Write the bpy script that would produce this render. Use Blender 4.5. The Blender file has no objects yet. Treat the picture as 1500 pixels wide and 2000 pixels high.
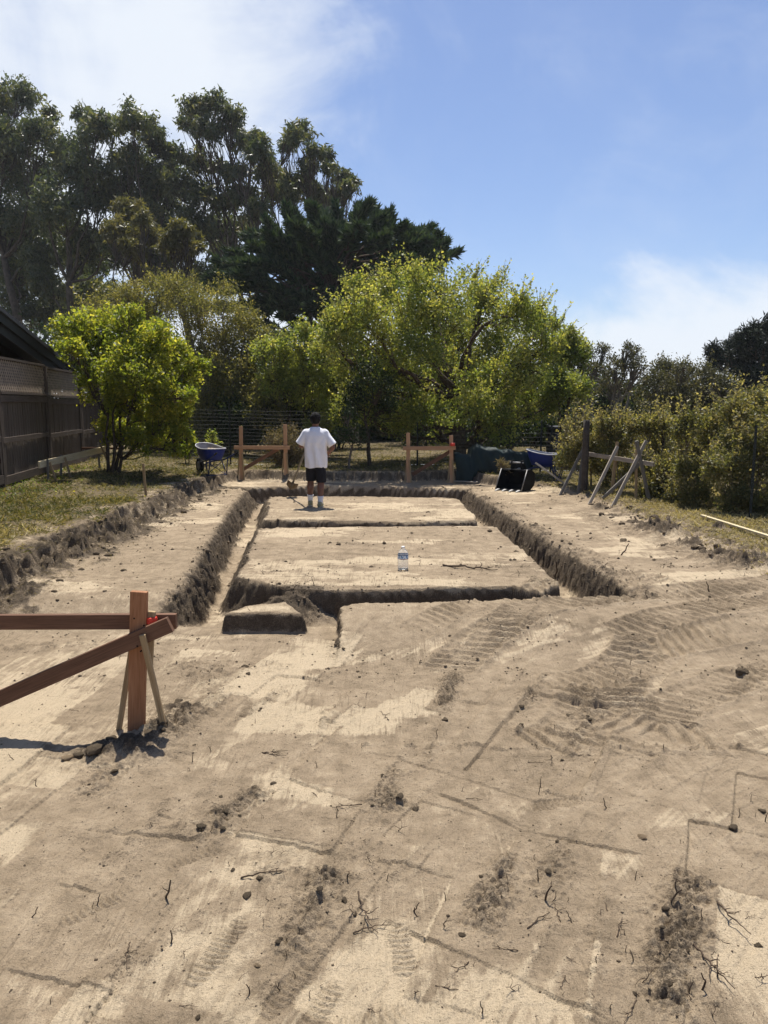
import bpy, bmesh, math, random
import numpy as np
from mathutils import Vector, Matrix

random.seed(7)
scn = bpy.context.scene
COL = scn.collection

# ------------------------------------------------------------------ camera, sky, sun, exposure
F_PX, EYE = 1490.0, 2.1                       # focal length for a 2000 px tall frame, eye height above the dug floor
PIT = math.atan(210 / F_PX)                   # the camera looks slightly down
cd = bpy.data.cameras.new('camera')
cam = bpy.data.objects.new('camera', cd)
COL.objects.link(cam)
cam.location = (0, 0, EYE)
cam.rotation_euler = (math.pi / 2 - PIT, 0, 0)
cd.sensor_fit = 'AUTO'
cd.sensor_width = 36
cd.lens = F_PX / 2000 * 36
cd.clip_start = 0.05
cd.clip_end = 2000
scn.camera = cam

SUN_EL, SUN_AZ = math.radians(67), math.radians(1.0)   # high sun ahead of the camera
w = bpy.data.worlds.new('World')
scn.world = w
w.use_nodes = True
nt = w.node_tree
nt.nodes.clear()
N, L = nt.nodes.new, nt.links.new


def ray(px, py):
    u = (px - 750) / F_PX
    v = (1000 - py) / F_PX
    return np.array((u, math.cos(PIT) + v * math.sin(PIT), -math.sin(PIT) + v * math.cos(PIT)))


def build_sky():
    out = N('ShaderNodeOutputWorld')
    bg = N('ShaderNodeBackground')
    sky = N('ShaderNodeTexSky')
    sky.sky_type = 'NISHITA'
    sky.sun_disc = False
    sky.sun_elevation = SUN_EL
    sky.sun_rotation = SUN_AZ
    sky.altitude = 30
    sky.air_density = 1.0
    sky.dust_density = 0.6
    sky.ozone_density = 2.0
    tc = N('ShaderNodeTexCoord')

    def m(op, a, b=None, c=None):
        n = N('ShaderNodeMath')
        n.operation = op
        for i, v in enumerate((a, b, c)):
            if v is None:
                continue
            if isinstance(v, (int, float)):
                n.inputs[i].default_value = v
            else:
                L(v, n.inputs[i])
        return n.outputs[0]

    def rng(v, a, b, c, d, smooth=True):
        n = N('ShaderNodeMapRange')
        n.interpolation_type = 'SMOOTHSTEP' if smooth else 'LINEAR'
        L(v, n.inputs[0])
        for i, q in enumerate((a, b, c, d)):
            n.inputs[i + 1].default_value = q
        return n.outputs[0]

    def dot(d):
        n = N('ShaderNodeVectorMath')
        n.operation = 'DOT_PRODUCT'
        L(tc.outputs['Generated'], n.inputs[0])
        d = np.array(d) / np.linalg.norm(d)
        n.inputs[1].default_value = tuple(d)
        return n.outputs['Value']

    def noise(scale, stretch, detail=6, dist=0.4, rough=0.55, loc=(0, 0, 0)):
        mp = N('ShaderNodeMapping')
        L(tc.outputs['Generated'], mp.inputs[0])
        mp.inputs['Scale'].default_value = stretch
        mp.inputs['Location'].default_value = loc
        n = N('ShaderNodeTexNoise')
        L(mp.outputs[0], n.inputs['Vector'])
        n.inputs['Scale'].default_value = scale
        n.inputs['Detail'].default_value = detail
        n.inputs['Roughness'].default_value = rough
        n.inputs['Distortion'].default_value = dist
        return n.outputs['Fac']

    sep = N('ShaderNodeSeparateXYZ')
    L(tc.outputs['Generated'], sep.inputs[0])
    z = sep.outputs[2]
    wisp = noise(2.2, (1, 1, 2.0), 8, 0.9, 0.6)
    fine = noise(5.0, (1, 1, 1.4), 8, 0.6, 0.6, (3, 1, 0))
    # high cloud sheet ahead-left
    c1 = rng(dot(ray(60, 90)), 0.905, 0.995, 0.0, 1.0)
    a = m('ADD', m('MULTIPLY', c1, 1.2), m('MULTIPLY_ADD', m('ADD', m('MULTIPLY', wisp, .6), m('MULTIPLY', fine, .5)), 3.2, -1.85))
    a = m('MULTIPLY', rng(a, 0.05, 1.35, 0.0, 0.95), rng(c1, 0.0, 0.15, 0.0, 1.0))
    # low fog bank along the horizon
    bnd = m('MULTIPLY_ADD', m('ADD', wisp, m('MULTIPLY', fine, 0.35)), 0.24, -0.03)
    lowb = m('SUBTRACT', bnd, z)
    b = rng(lowb, -0.035, 0.035, 0.0, 0.90)
    # thin veil everywhere
    v = m('MULTIPLY', rng(fine, 0.42, 0.75, 0.0, 0.22), rng(wisp, 0.4, 0.7, 0.25, 1.0))
    mask = m('MAXIMUM', m('MAXIMUM', a, b), v)
    tint = N('ShaderNodeMix')
    tint.data_type = 'RGBA'
    tint.blend_type = 'MULTIPLY'
    tint.inputs[0].default_value = 1.0
    L(sky.outputs[0], tint.inputs[6])
    tint.inputs[7].default_value = (0.80, 0.82, 0.93, 1)
    mix = N('ShaderNodeMix')
    mix.data_type = 'RGBA'
    L(mask, mix.inputs[0])
    L(tint.outputs[2], mix.inputs[6])
    mix.inputs[7].default_value = CLOUD
    L(mix.outputs[2], bg.inputs[0])
    bg.inputs[1].default_value = SKY_STRENGTH
    L(bg.outputs[0], out.inputs[0])


SKY_STRENGTH = 0.092
CLOUD = (6.3, 6.7, 7.25, 1)
build_sky()

sd = bpy.data.lights.new('sun', 'SUN')
sd.energy = 4.9
sd.angle = math.radians(0.53)
sd.color = (1.0, 0.95, 0.86)
sun = bpy.data.objects.new('sun', sd)
COL.objects.link(sun)
_dir = Vector((math.sin(SUN_AZ) * math.cos(SUN_EL), math.cos(SUN_AZ) * math.cos(SUN_EL), math.sin(SUN_EL)))
sun.rotation_euler = _dir.to_track_quat('Z', 'Y').to_euler()
sun.location = (0, 30, 40)

scn.view_settings.view_transform = 'Standard'
scn.view_settings.look = 'None'
scn.view_settings.exposure = 0.58
scn.view_settings.gamma = 1.0
scn.view_settings.use_curve_mapping = False
scn.cycles.max_bounces = 8
scn.cycles.transparent_max_bounces = 12
scn.cycles.use_denoising = True

# ------------------------------------------------------------------ helpers


def G(px, py, z=0.0):
    """The point at height z that the photograph shows at a pixel."""
    r = ray(px, py)
    t = (z - EYE) / r[2]
    return np.array((r[0] * t, r[1] * t, z))


def PY(px, py, Y):
    """The point at distance Y that the photograph shows at a pixel."""
    r = ray(px, py)
    t = Y / r[1]
    return np.array((r[0] * t, Y, EYE + r[2] * t))


def _hash(xi, yi, seed):
    h = (xi * 374761393 + yi * 668265263 + seed * 1442695) & 0xFFFFFFFF
    h = ((h ^ (h >> 13)) * 1274126177) & 0xFFFFFFFF
    return ((h ^ (h >> 16)) & 0xFFFF) / 65535.0


def vnoise(x, y, seed=0):
    x0 = np.floor(x)
    y0 = np.floor(y)
    fx = x - x0
    fy = y - y0
    xi = x0.astype(np.int64)
    yi = y0.astype(np.int64)
    fx = fx * fx * (3 - 2 * fx)
    fy = fy * fy * (3 - 2 * fy)
    a = _hash(xi, yi, seed)
    b = _hash(xi + 1, yi, seed)
    c = _hash(xi, yi + 1, seed)
    d = _hash(xi + 1, yi + 1, seed)
    return (a + (b - a) * fx) * (1 - fy) + (c + (d - c) * fx) * fy


def fbm(x, y, f, octaves=3, seed=0, rough=0.5):
    """-1..1"""
    s = 0.0
    amp, tot = 1.0, 0.0
    for k in range(octaves):
        s = s + amp * (vnoise(x * f, y * f, seed + k * 17) * 2 - 1)
        tot += amp
        amp *= rough
        f *= 2.03
    return s / tot


def sstep(a, b, x):
    t = np.clip((x - a) / (b - a), 0, 1)
    return t * t * (3 - 2 * t)


def poly_sd(X, Y, poly):
    """Signed distance to a closed polygon, positive inside."""
    P = np.asarray(poly, float)[:, :2]
    d = np.full(X.shape, 1e9)
    ins = np.zeros(X.shape, bool)
    n = len(P)
    for i in range(n):
        ax, ay = P[i]
        bx, by = P[(i + 1) % n]
        ex, ey = bx - ax, by - ay
        t = np.clip(((X - ax) * ex + (Y - ay) * ey) / (ex * ex + ey * ey + 1e-12), 0, 1)
        d = np.minimum(d, np.hypot(X - ax - t * ex, Y - ay - t * ey))
        if ay != by:
            c = ((ay > Y) != (by > Y)) & (X < (bx - ax) * (Y - ay) / (by - ay) + ax)
            ins ^= c
    return np.where(ins, d, -d)


def line_d(X, Y, pts):
    """Distance, arc length and side (+ = left of the walk) to a polyline."""
    P = np.asarray(pts, float)[:, :2]
    d = np.full(X.shape, 1e9)
    s = np.zeros(X.shape)
    sg = np.ones(X.shape)
    acc = 0.0
    for i in range(len(P) - 1):
        ax, ay = P[i]
        bx, by = P[i + 1]
        ex, ey = bx - ax, by - ay
        ln = math.hypot(ex, ey)
        t = np.clip(((X - ax) * ex + (Y - ay) * ey) / (ln * ln), 0, 1)
        dd = np.hypot(X - ax - t * ex, Y - ay - t * ey)
        m = dd < d
        d = np.where(m, dd, d)
        s = np.where(m, acc + t * ln, s)
        sg = np.where(m, np.sign(ex * (Y - ay) - ey * (X - ax)), sg)
        acc += ln
    return d, s, sg, acc


def tag(o, label=None, cat=None, group=None, kind=None):
    for k, v in (('label', label), ('category', cat), ('group', group), ('kind', kind)):
        if v:
            o[k] = v
    return o


def thing(name, loc, label, cat, group=None):
    o = bpy.data.objects.new(name, None)
    o.empty_display_size = 0.2
    COL.objects.link(o)
    o.location = Vector(loc)
    return tag(o, label, cat, group)


def link(name, me, mat=None, parent=None, loc=None, rot=None):
    o = bpy.data.objects.new(name, me)
    COL.objects.link(o)
    if mat is not None and not me.materials:
        for m_ in (mat if isinstance(mat, (list, tuple)) else [mat]):
            me.materials.append(m_)
    if parent is not None:
        o.parent = parent
    if loc is not None:
        o.location = Vector(loc)
    if rot is not None:
        o.rotation_euler = rot
    return o


def np_mesh(name, V, Fa, smooth=False, attrs=None, fattrs=None):
    """A mesh from arrays; Fa is one (n,k) array or a list of them."""
    me = bpy.data.meshes.new(name)
    V = np.asarray(V, np.float32)
    if not isinstance(Fa, list):
        Fa = [Fa]
    Fa = [np.asarray(f, np.int32) for f in Fa if len(f)]
    me.vertices.add(len(V))
    me.vertices.foreach_set('co', V.ravel())
    nl = sum(f.size for f in Fa)
    nf = sum(len(f) for f in Fa)
    me.loops.add(nl)
    me.loops.foreach_set('vertex_index', np.concatenate([f.ravel() for f in Fa]))
    me.polygons.add(nf)
    tot = np.concatenate([np.full(len(f), f.shape[1], np.int32) for f in Fa])
    st = np.concatenate(([0], np.cumsum(tot)[:-1])).astype(np.int32)
    me.polygons.foreach_set('loop_start', st)
    try:
        me.polygons.foreach_set('loop_total', tot)
    except Exception:
        pass
    if smooth:
        me.polygons.foreach_set('use_smooth', np.ones(nf, bool))
    for k, a in (attrs or {}).items():
        at = me.attributes.new(k, 'FLOAT', 'POINT')
        at.data.foreach_set('value', np.asarray(a, np.float32))
    for k, a in (fattrs or {}).items():
        at = me.attributes.new(k, 'FLOAT', 'FACE')
        at.data.foreach_set('value', np.asarray(a, np.float32))
    me.update(calc_edges=True)
    me.validate()
    return me


class Geo:
    """Collects simple solids and builds them as ONE mesh."""

    def __init__(self):
        self.v, self.f = [], []

    def add(self, vs, fs):
        b = len(self.v)
        self.v += [tuple(map(float, p)) for p in vs]
        self.f += [tuple(b + i for i in q) for q in fs]

    def box(self, c, s, M=None):
        vs = []
        for i in range(8):
            p = Vector(((i & 1) - .5, ((i >> 1) & 1) - .5, ((i >> 2) & 1) - .5))
            p = Vector((p.x * s[0], p.y * s[1], p.z * s[2]))
            if M is not None:
                p = M @ p
            vs.append(p + Vector(c))
        self.add(vs, [(0, 2, 3, 1), (4, 5, 7, 6), (0, 1, 5, 4), (2, 6, 7, 3), (0, 4, 6, 2), (1, 3, 7, 5)])

    def tube(self, pts, rad, n=8, cap=True):
        pts = [Vector(p) for p in pts]
        if not hasattr(rad, '__len__'):
            rad = [rad] * len(pts)
        b = len(self.v)
        for i, p in enumerate(pts):
            t = (pts[min(i + 1, len(pts) - 1)] - pts[max(i - 1, 0)]).normalized()
            r = Vector((0, 0, 1)) if abs(t.z) < .9 else Vector((1, 0, 0))
            a = t.cross(r).normalized()
            c = t.cross(a).normalized()
            for k in range(n):
                th = 2 * math.pi * k / n
                self.v.append(tuple(p + (a * math.cos(th) + c * math.sin(th)) * rad[i]))
        for i in range(len(pts) - 1):
            for k in range(n):
                self.f.append((b + i * n + k, b + i * n + (k + 1) % n, b + (i + 1) * n + (k + 1) % n, b + (i + 1) * n + k))
        if cap:
            self.f.append(tuple(b + k for k in range(n))[::-1])
            self.f.append(tuple(b + (len(pts) - 1) * n + k for k in range(n)))

    def rings(self, rings, cap=True, closed=True):
        b = len(self.v)
        n = len(rings[0])
        for r in rings:
            self.v += [tuple(map(float, p)) for p in r]
        for i in range(len(rings) - 1):
            for k in range(n if closed else n - 1):
                self.f.append((b + i * n + k, b + i * n + (k + 1) % n, b + (i + 1) * n + (k + 1) % n, b + (i + 1) * n + k))
        if cap:
            self.f.append(tuple(b + k for k in range(n))[::-1])
            self.f.append(tuple(b + (len(rings) - 1) * n + k for k in range(n)))

    def lathe(self, prof, n=24, c=(0, 0, 0)):
        self.rings([[(c[0] + r * math.cos(2 * math.pi * k / n), c[1] + r * math.sin(2 * math.pi * k / n), c[2] + z) for k in range(n)] for r, z in prof])

    def mesh(self, name, smooth=False, bevel=0.0):
        me = bpy.data.meshes.new(name)
        me.from_pydata(self.v, [], self.f)
        bm = bmesh.new()
        bm.from_mesh(me)
        bmesh.ops.recalc_face_normals(bm, faces=bm.faces[:])
        if bevel:
            bmesh.ops.bevel(bm, geom=bm.edges[:], offset=bevel, segments=1, affect='EDGES', clamp_overlap=True)
        bm.to_mesh(me)
        bm.free()
        if smooth:
            for p in me.polygons:
                p.use_smooth = True
        return me

    def build(self, name, mat, parent=None, smooth=False, bevel=0.0, loc=None):
        return link(name, self.mesh(name, smooth, bevel), mat, parent, loc)


# ------------------------------------------------------------------ materials


class Mat:
    def __init__(self, name, rough=0.8, spec=0.3):
        self.m = bpy.data.materials.new(name)
        self.m.use_nodes = True
        self.t = self.m.node_tree
        self.b = self.t.nodes['Principled BSDF']
        self.b.inputs['Roughness'].default_value = rough
        self.b.inputs['Specular IOR Level'].default_value = spec
        self.tc = self.n('ShaderNodeTexCoord')

    def n(self, ty):
        return self.t.nodes.new(ty)

    def l(self, a, b):
        self.t.links.new(a, b)

    def noise(self, scale, stretch=(1, 1, 1), detail=4, rough=.55, dist=0, coord='Object', rot=(0, 0, 0)):
        mp = self.n('ShaderNodeMapping')
        self.l(self.tc.outputs[coord], mp.inputs[0])
        mp.inputs['Scale'].default_value = stretch
        mp.inputs['Rotation'].default_value = rot
        n = self.n('ShaderNodeTexNoise')
        self.l(mp.outputs[0], n.inputs['Vector'])
        n.inputs['Scale'].default_value = scale
        n.inputs['Detail'].default_value = detail
        n.inputs['Roughness'].default_value = rough
        n.inputs['Distortion'].default_value = dist
        return n.outputs['Fac']

    def ramp(self, fac, stops):
        r = self.n('ShaderNodeValToRGB')
        e = r.color_ramp.elements
        while len(e) < len(stops):
            e.new(0.5)
        for q, (p, c) in zip(e, stops):
            q.position = p
            q.color = (*c, 1) if len(c) == 3 else c
        self.l(fac, r.inputs[0])
        return r.outputs[0]

    def mixc(self, fac, a, b, blend='MIX'):
        x = self.n('ShaderNodeMix')
        x.data_type = 'RGBA'
        x.blend_type = blend
        for s, i in ((fac, 0), (a, 6), (b, 7)):
            if isinstance(s, (int, float)):
                x.inputs[i].default_value = s
            elif isinstance(s, tuple):
                x.inputs[i].default_value = (*s, 1)
            else:
                self.l(s, x.inputs[i])
        return x.outputs[2]

    def math(self, op, a, b=0.0, c=0.0):
        x = self.n('ShaderNodeMath')
        x.operation = op
        for i, s in enumerate((a, b, c)):
            if isinstance(s, (int, float)):
                x.inputs[i].default_value = s
            else:
                self.l(s, x.inputs[i])
        return x.outputs[0]

    def attr(self, name):
        a = self.n('ShaderNodeAttribute')
        a.attribute_name = name
        return a.outputs['Fac']

    def rand(self):
        return self.n('ShaderNodeObjectInfo').outputs['Random']

    def color(self, c):
        if isinstance(c, tuple):
            self.b.inputs['Base Color'].default_value = (*c, 1)
        else:
            self.l(c, self.b.inputs['Base Color'])

    def bump(self, h, dist=0.01, strength=1.0, prev=None):
        x = self.n('ShaderNodeBump')
        x.inputs['Distance'].default_value = dist
        x.inputs['Strength'].default_value = strength
        self.l(h, x.inputs['Height'])
        if prev is not None:
            self.l(prev, x.inputs['Normal'])
        self.l(x.outputs[0], self.b.inputs['Normal'])
        return x.outputs[0]


def wood(name, a, b, rough=.75, grain=1.0):
    """Sawn timber, grain along local X."""
    m = Mat(name, rough, .25)
    g = m.noise(9, (0.35, 11, 11), 6, .65, 1.2)
    k = m.noise(2.2, (0.7, 3, 3), 3, .5)
    r = m.rand()
    c = m.ramp(m.math('ADD', m.math('MULTIPLY', g, .75), m.math('MULTIPLY', k, .3)), [(.36, tuple(x * .7 for x in a)), (.46, a), (.66, b)])
    c = m.mixc(m.math('MULTIPLY', r, .35), c, tuple(x * .62 for x in a))
    m.color(c)
    m.bump(g, .002 * grain, .6)
    return m.m


def plain(name, c, rough=.7, spec=.3, var=.25, scale=8, metal=0.0, bump=0.0):
    m = Mat(name, rough, spec)
    n = m.noise(scale, detail=5)
    m.color(m.ramp(n, [(.3, tuple(x * (1 - var) for x in c)), (.7, tuple(min(1, x * (1 + var * .6)) for x in c))]))
    m.b.inputs['Metallic'].default_value = metal
    if bump:
        m.bump(n, bump)
    return m.m


def leafmat(name, cols, trans=.45, rough=.5, spec=.35, tcol=1.6):
    """Leaf colour differs from leaf to leaf (per-face 'tint'); light also passes through."""
    m = Mat(name, rough, spec)
    c = m.ramp(m.attr('tint'), cols)
    m.color(c)
    tr = m.n('ShaderNodeBsdfTranslucent')
    tcl = m.mixc(1.0, c, (tcol * 1.05, tcol, tcol * .45), 'MULTIPLY')
    m.l(tcl, tr.inputs[0])
    mx = m.n('ShaderNodeMixShader')
    mx.inputs[0].default_value = trans
    m.l(m.b.outputs[0], mx.inputs[1])
    m.l(tr.outputs[0], mx.inputs[2])
    out = m.t.nodes['Material Output']
    m.l(mx.outputs[0], out.inputs[0])
    return m.m


def soilmat():
    m = Mat('soil', .95, .12)
    pale, moist_shade, grassy = m.attr('pale'), m.attr('moist_shade'), m.attr('grassy')
    big = m.noise(.9, detail=5, rough=.6)
    mid = m.noise(7, detail=6, rough=.65)
    fin = m.noise(70, detail=5, rough=.7)
    c = m.ramp(m.math('ADD', m.math('MULTIPLY', mid, .6), m.math('MULTIPLY', big, .4)),
               [(.34, (.200, .152, .100)), (.5, (.325, .250, .167)), (.66, (.440, .345, .236))])
    stk = m.noise(1.0, (55, 3.2, 20), 4, .6, .3, 'Object', (0, 0, .36))
    spk = m.noise(120, detail=3, rough=.7)
    smk_ = m.ramp(m.noise(1.7, detail=3, rough=.6, rot=(0, 0, 1)), [(.38, (.15, .15, .15)), (.6, (1, 1, 1))])
    pe = m.math('ADD', pale, m.math('ADD', m.math('MULTIPLY', m.math('MULTIPLY', m.math('SUBTRACT', stk, .5), smk_), 1.1), m.math('MULTIPLY', m.math('SUBTRACT', mid, .5), .9)))
    pe = m.ramp(pe, [(.30, (0, 0, 0)), (.62, (1, 1, 1))])
    c = m.mixc(m.math('MULTIPLY', pe, .70), c, (.60, .483, .330))
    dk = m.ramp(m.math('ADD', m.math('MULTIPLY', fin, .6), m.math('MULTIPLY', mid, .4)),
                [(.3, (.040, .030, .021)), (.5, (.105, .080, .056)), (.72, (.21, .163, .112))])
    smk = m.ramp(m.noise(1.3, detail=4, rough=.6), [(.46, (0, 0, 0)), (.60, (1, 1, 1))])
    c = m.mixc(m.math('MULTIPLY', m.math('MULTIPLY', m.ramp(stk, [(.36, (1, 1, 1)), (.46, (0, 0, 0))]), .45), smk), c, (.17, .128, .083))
    me_ = m.math('ADD', moist_shade, m.math('ADD', m.math('MULTIPLY', m.math('SUBTRACT', fin, .5), 1.5), m.math('MULTIPLY', m.math('SUBTRACT', spk, .5), .8)))
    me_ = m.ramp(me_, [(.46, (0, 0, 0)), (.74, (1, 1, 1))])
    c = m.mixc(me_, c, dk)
    th = m.ramp(m.noise(16, detail=6, rough=.7), [(.35, (.030, .028, .014)), (.5, (.095, .074, .036)), (.68, (.21, .155, .08))])
    c = m.mixc(grassy, c, th)
    c = m.mixc(m.math('MULTIPLY', m.ramp(fin, [(.31, (1, 1, 1)), (.40, (0, 0, 0))]), .45), c, (.06, .045, .03))
    c = m.mixc(m.math('MULTIPLY', m.ramp(m.noise(150, detail=2), [(.60, (0, 0, 0)), (.70, (1, 1, 1))]), .25), c, (.6, .5, .36))
    c = m.mixc(m.math('MULTIPLY', m.ramp(spk, [(.33, (1, 1, 1)), (.41, (0, 0, 0))]), .5), c, (.09, .068, .046))
    m.color(c)
    a = m.bump(mid, .030, .5)
    a = m.bump(fin, .020, 1.0, a)
    a = m.bump(spk, .007, .9, a)
    a = m.bump(stk, .012, .7, a)
    return m.m


M = {}
M['soil'] = soilmat()
M['fir'] = wood('new_fir_timber', (.30, .135, .062), (.43, .22, .115))
M['fir_far'] = wood('fir_timber_far', (.42, .24, .13), (.55, .35, .21))
M['dark_fir'] = wood('brown_fir_timber', (.115, .058, .034), (.20, .105, .062))
M['stake'] = wood('stake_wood', (.30, .21, .11), (.46, .35, .21))
M['grey_wood'] = wood('weathered_timber', (.14, .13, .115), (.30, .28, .245))
M['silver_wood'] = wood('silvered_timber', (.30, .255, .20), (.47, .41, .33))
M['pale_lath'] = wood('pale_lath', (.50, .41, .25), (.68, .58, .38))
M['fence_plank'] = wood('fence_plank_wood', (.07, .053, .040), (.17, .135, .102), .85)
M['fence_rail'] = wood('fence_rail_wood', (.07, .053, .041), (.15, .115, .09), .85)
M['lattice'] = plain('lattice_wood', (.34, .27, .20), .85, .2)
M['post_old'] = wood('old_post_wood', (.05, .042, .034), (.12, .102, .085), .9)
M['bark'] = plain('bark', (.085, .065, .048), .95, .1, .5, 14, bump=.02)
M['bark_pale'] = plain('eucalyptus_bark', (.085, .07, .055), .9, .15, .55, 3, bump=.01)
M['twig'] = plain('root_wood', (.085, .06, .042), .9, .15, .5, 30)
M['twig_grey'] = plain('dry_twig', (.17, .14, .11), .9, .15, .4, 30)
M['twig_pale'] = plain('grey_branches', (.17, .155, .135), .9, .15, .3, 30)
M['clod'] = plain('clod_soil', (.15, .116, .08), 1.0, .05, .6, 40, bump=.01)
M['clod_dry'] = plain('dry_clod_soil', (.33, .245, .155), 1.0, .05, .4, 40, bump=.01)
M['blue'] = plain('blue_enamel', (.004, .018, .16), .6, .3, .15, 6)
M['blue_frame'] = plain('blue_frame_paint', (.008, .016, .075), .5, .4, .15, 6)
M['steel'] = plain('bare_steel', (.26, .255, .25), .6, .4, .15, 10, .6)
M['rubber'] = plain('black_rubber', (.012, .012, .013), .85, .2)
M['black_steel'] = plain('black_painted_steel', (.005, .005, .006), .8, .15, .3, 20)
M['tarp'] = plain('green_tarpaulin', (.010, .024, .024), .7, .3, .35, 3)
M['wire'] = plain('galvanised_wire', (.085, .09, .088), .6, .3, .1, 5, .3)
M['tpost'] = plain('dark_steel_post', (.022, .026, .022), .7, .3)
M['ribbon'] = plain('red_tape', (.75, .06, .03), .5, .4, .1)
M['roof'] = plain('dark_roofing', (.035, .037, .042), .8, .3, .35, 20, bump=.01)
M['fascia'] = plain('dark_painted_fascia', (.018, .019, .024), .6, .3, .2, 6)
M['house_wall'] = plain('dark_siding', (.035, .03, .028), .8, .2)
# ------------------------------------------------------------------ the ground: one height function


def GP(pts, z):
    return [G(x, y, z)[:2] for x, y in pts]


SITE = GP([(1520, 1122), (1400, 1086), (1300, 1050), (1200, 1006), (1130, 975), (1040, 956), (960, 950)], .2) + \
    GP([(900, 940), (760, 941), (620, 941), (470, 938)], .2) + \
    GP([(445, 950), (400, 975), (340, 1010), (250, 1060), (130, 1120), (0, 1190)], .15) + \
    [(-5.2, 5.0), (-9, -3), (-9, -30), (14, -30), (14, 3), (8, 7)]
P_LEFT = GP([(352, 1145), (388, 1078), (427, 1020), (462, 972), (480, 957)], .2) + [(-6, 18.0), (-6, 7.0), (-3.6, 6.6), (-2.3, 6.7)]
P_RIGHT = GP([(918, 958), (1000, 1008), (1100, 1073), (1200, 1128), (1228, 1150)], .2) + [(2.75, 7.3), (3.8, 7.0), (9, 6.4), (9, 18), (2.2, 18)]
BLOCK3 = GP([(528, 971), (640, 969), (780, 971), (895, 974), (938, 1017), (800, 1019), (660, 1017), (517, 1015)], .2)
BLOCK2 = GP([(503, 1033), (700, 1029), (968, 1028), (1030, 1080), (1098, 1145), (1060, 1158), (1000, 1146), (800, 1150), (655, 1155), (560, 1150), (466, 1130)], .2)
NEARB = GP([(478, 1186), (560, 1178), (597, 1203), (520, 1200), (438, 1201)], .17)
PADR = GP([(662, 1187), (700, 1181), (860, 1178), (1020, 1171), (1110, 1171), (1175, 1172)], .15) + [(9, 7.4), (9, 4.5), (-.4, 4.5)] + GP([(662, 1240)], .1)
LEDGE = GP([(440, 953), (620, 949), (760, 951), (905, 955)], .2) + [(3.2, 17.6), (3.2, 20), (-5, 20), (-5, 17.7)]

WINDROWS = [  # loose dark crumbs left along the bucket passes: pixels, half width, strength
    ([(888, 1310), (878, 1350), (866, 1392)], .075, 1.0), ([(858, 1400), (830, 1500)], .05, .5), ([(775, 1495), (735, 1600)], .075, .9),
    ([(520, 1535), (455, 1580), (395, 1615)], .07, .9), ([(1000, 1660), (965, 1740), (925, 1840)], .075, .9),
    ([(1370, 1700), (1330, 1830), (1285, 2010)], .10, 1.0), ([(655, 1690), (600, 1790), (560, 1890)], .10, 1.0),
    ([(385, 1385), (340, 1420), (240, 1490)], .16, 1.0), ([(230, 1490), (165, 1560)], .10, .6), ([(350, 1290), (430, 1350), (380, 1400)], .16, .55),
    ([(1062, 1320), (1010, 1390)], .07, .7), ([(560, 1340), (440, 1420)], .05, .5), ([(655, 1255), (650, 1300)], .05, .5),
    ([(722, 1275), (700, 1330)], .06, .5), ([(1100, 1640), (1040, 1760)], .07, .5), ([(960, 1400), (1040, 1440)], .05, .7),
    ([(430, 1330), (560, 1290)], .18, .35), ([(1150, 1395), (1100, 1490)], .06, .4), ([(330, 1600), (440, 1650)], .07, .55),
    ([(100, 1215), (230, 1190), (330, 1165)], .16, .9), ([(1200, 1160), (1290, 1165)], .2, .45), ([(1390, 1190), (1420, 1235)], .09, .6),
    ([(760, 1560), (800, 1590)], .05, .5), ([(480, 1700), (560, 1680)], .09, .6)]
STEPS = [  # crisp little steps where a bucket pass ended: pixels, depth
    ([(848, 1545), (930, 1578), (1020, 1620), (1150, 1650), (1275, 1673)], .022), ([(712, 1468), (800, 1488), (920, 1525), (1040, 1565), (1110, 1590)], .015),
    ([(745, 1790), (900, 1860), (1000, 1905), (1215, 2005)], .022), ([(105, 1715), (210, 1745)], .012), ([(300, 1590), (420, 1615), (550, 1640), (665, 1660)], .014),
    ([(0, 1890), (120, 1920), (260, 1955)], .012), ([(800, 1378), (885, 1393)], .012), ([(555, 1520), (640, 1550), (740, 1580)], .013),
    ([(848, 1545), (800, 1575)], .012), ([(110, 1600), (0, 1690)], .014), ([(660, 1690), (680, 1655)], .01), ([(860, 1890), (790, 2000)], .007),
    ([(620, 1320), (740, 1345)], .008), ([(870, 1405), (835, 1490)], .012), ([(1130, 1620), (1150, 1580)], .010), ([(560, 1390), (400, 1490)], .010),
    ([(1100, 1225), (1085, 1245), (1040, 1268), (1000, 1275)], .012), ([(1125, 1225), (1112, 1250), (1070, 1278)], .012), ([(1152, 1225), (1148, 1245), (1120, 1275)], .012), ([(1172, 1225), (1174, 1250)], .014),
    ([(1075, 1225), (1050, 1245), (1010, 1262)], .01), ([(1210, 1220), (1218, 1245)], .016), ([(1270, 1420), (1350, 1440), (1460, 1485)], .014), ([(1210, 1545), (1300, 1575), (1400, 1600)], .006),
    ([(1015, 1625), (985, 1680)], .012), ([(280, 1900), (360, 1800)], .006), ([(940, 1290), (905, 1370)], .008)]
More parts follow.
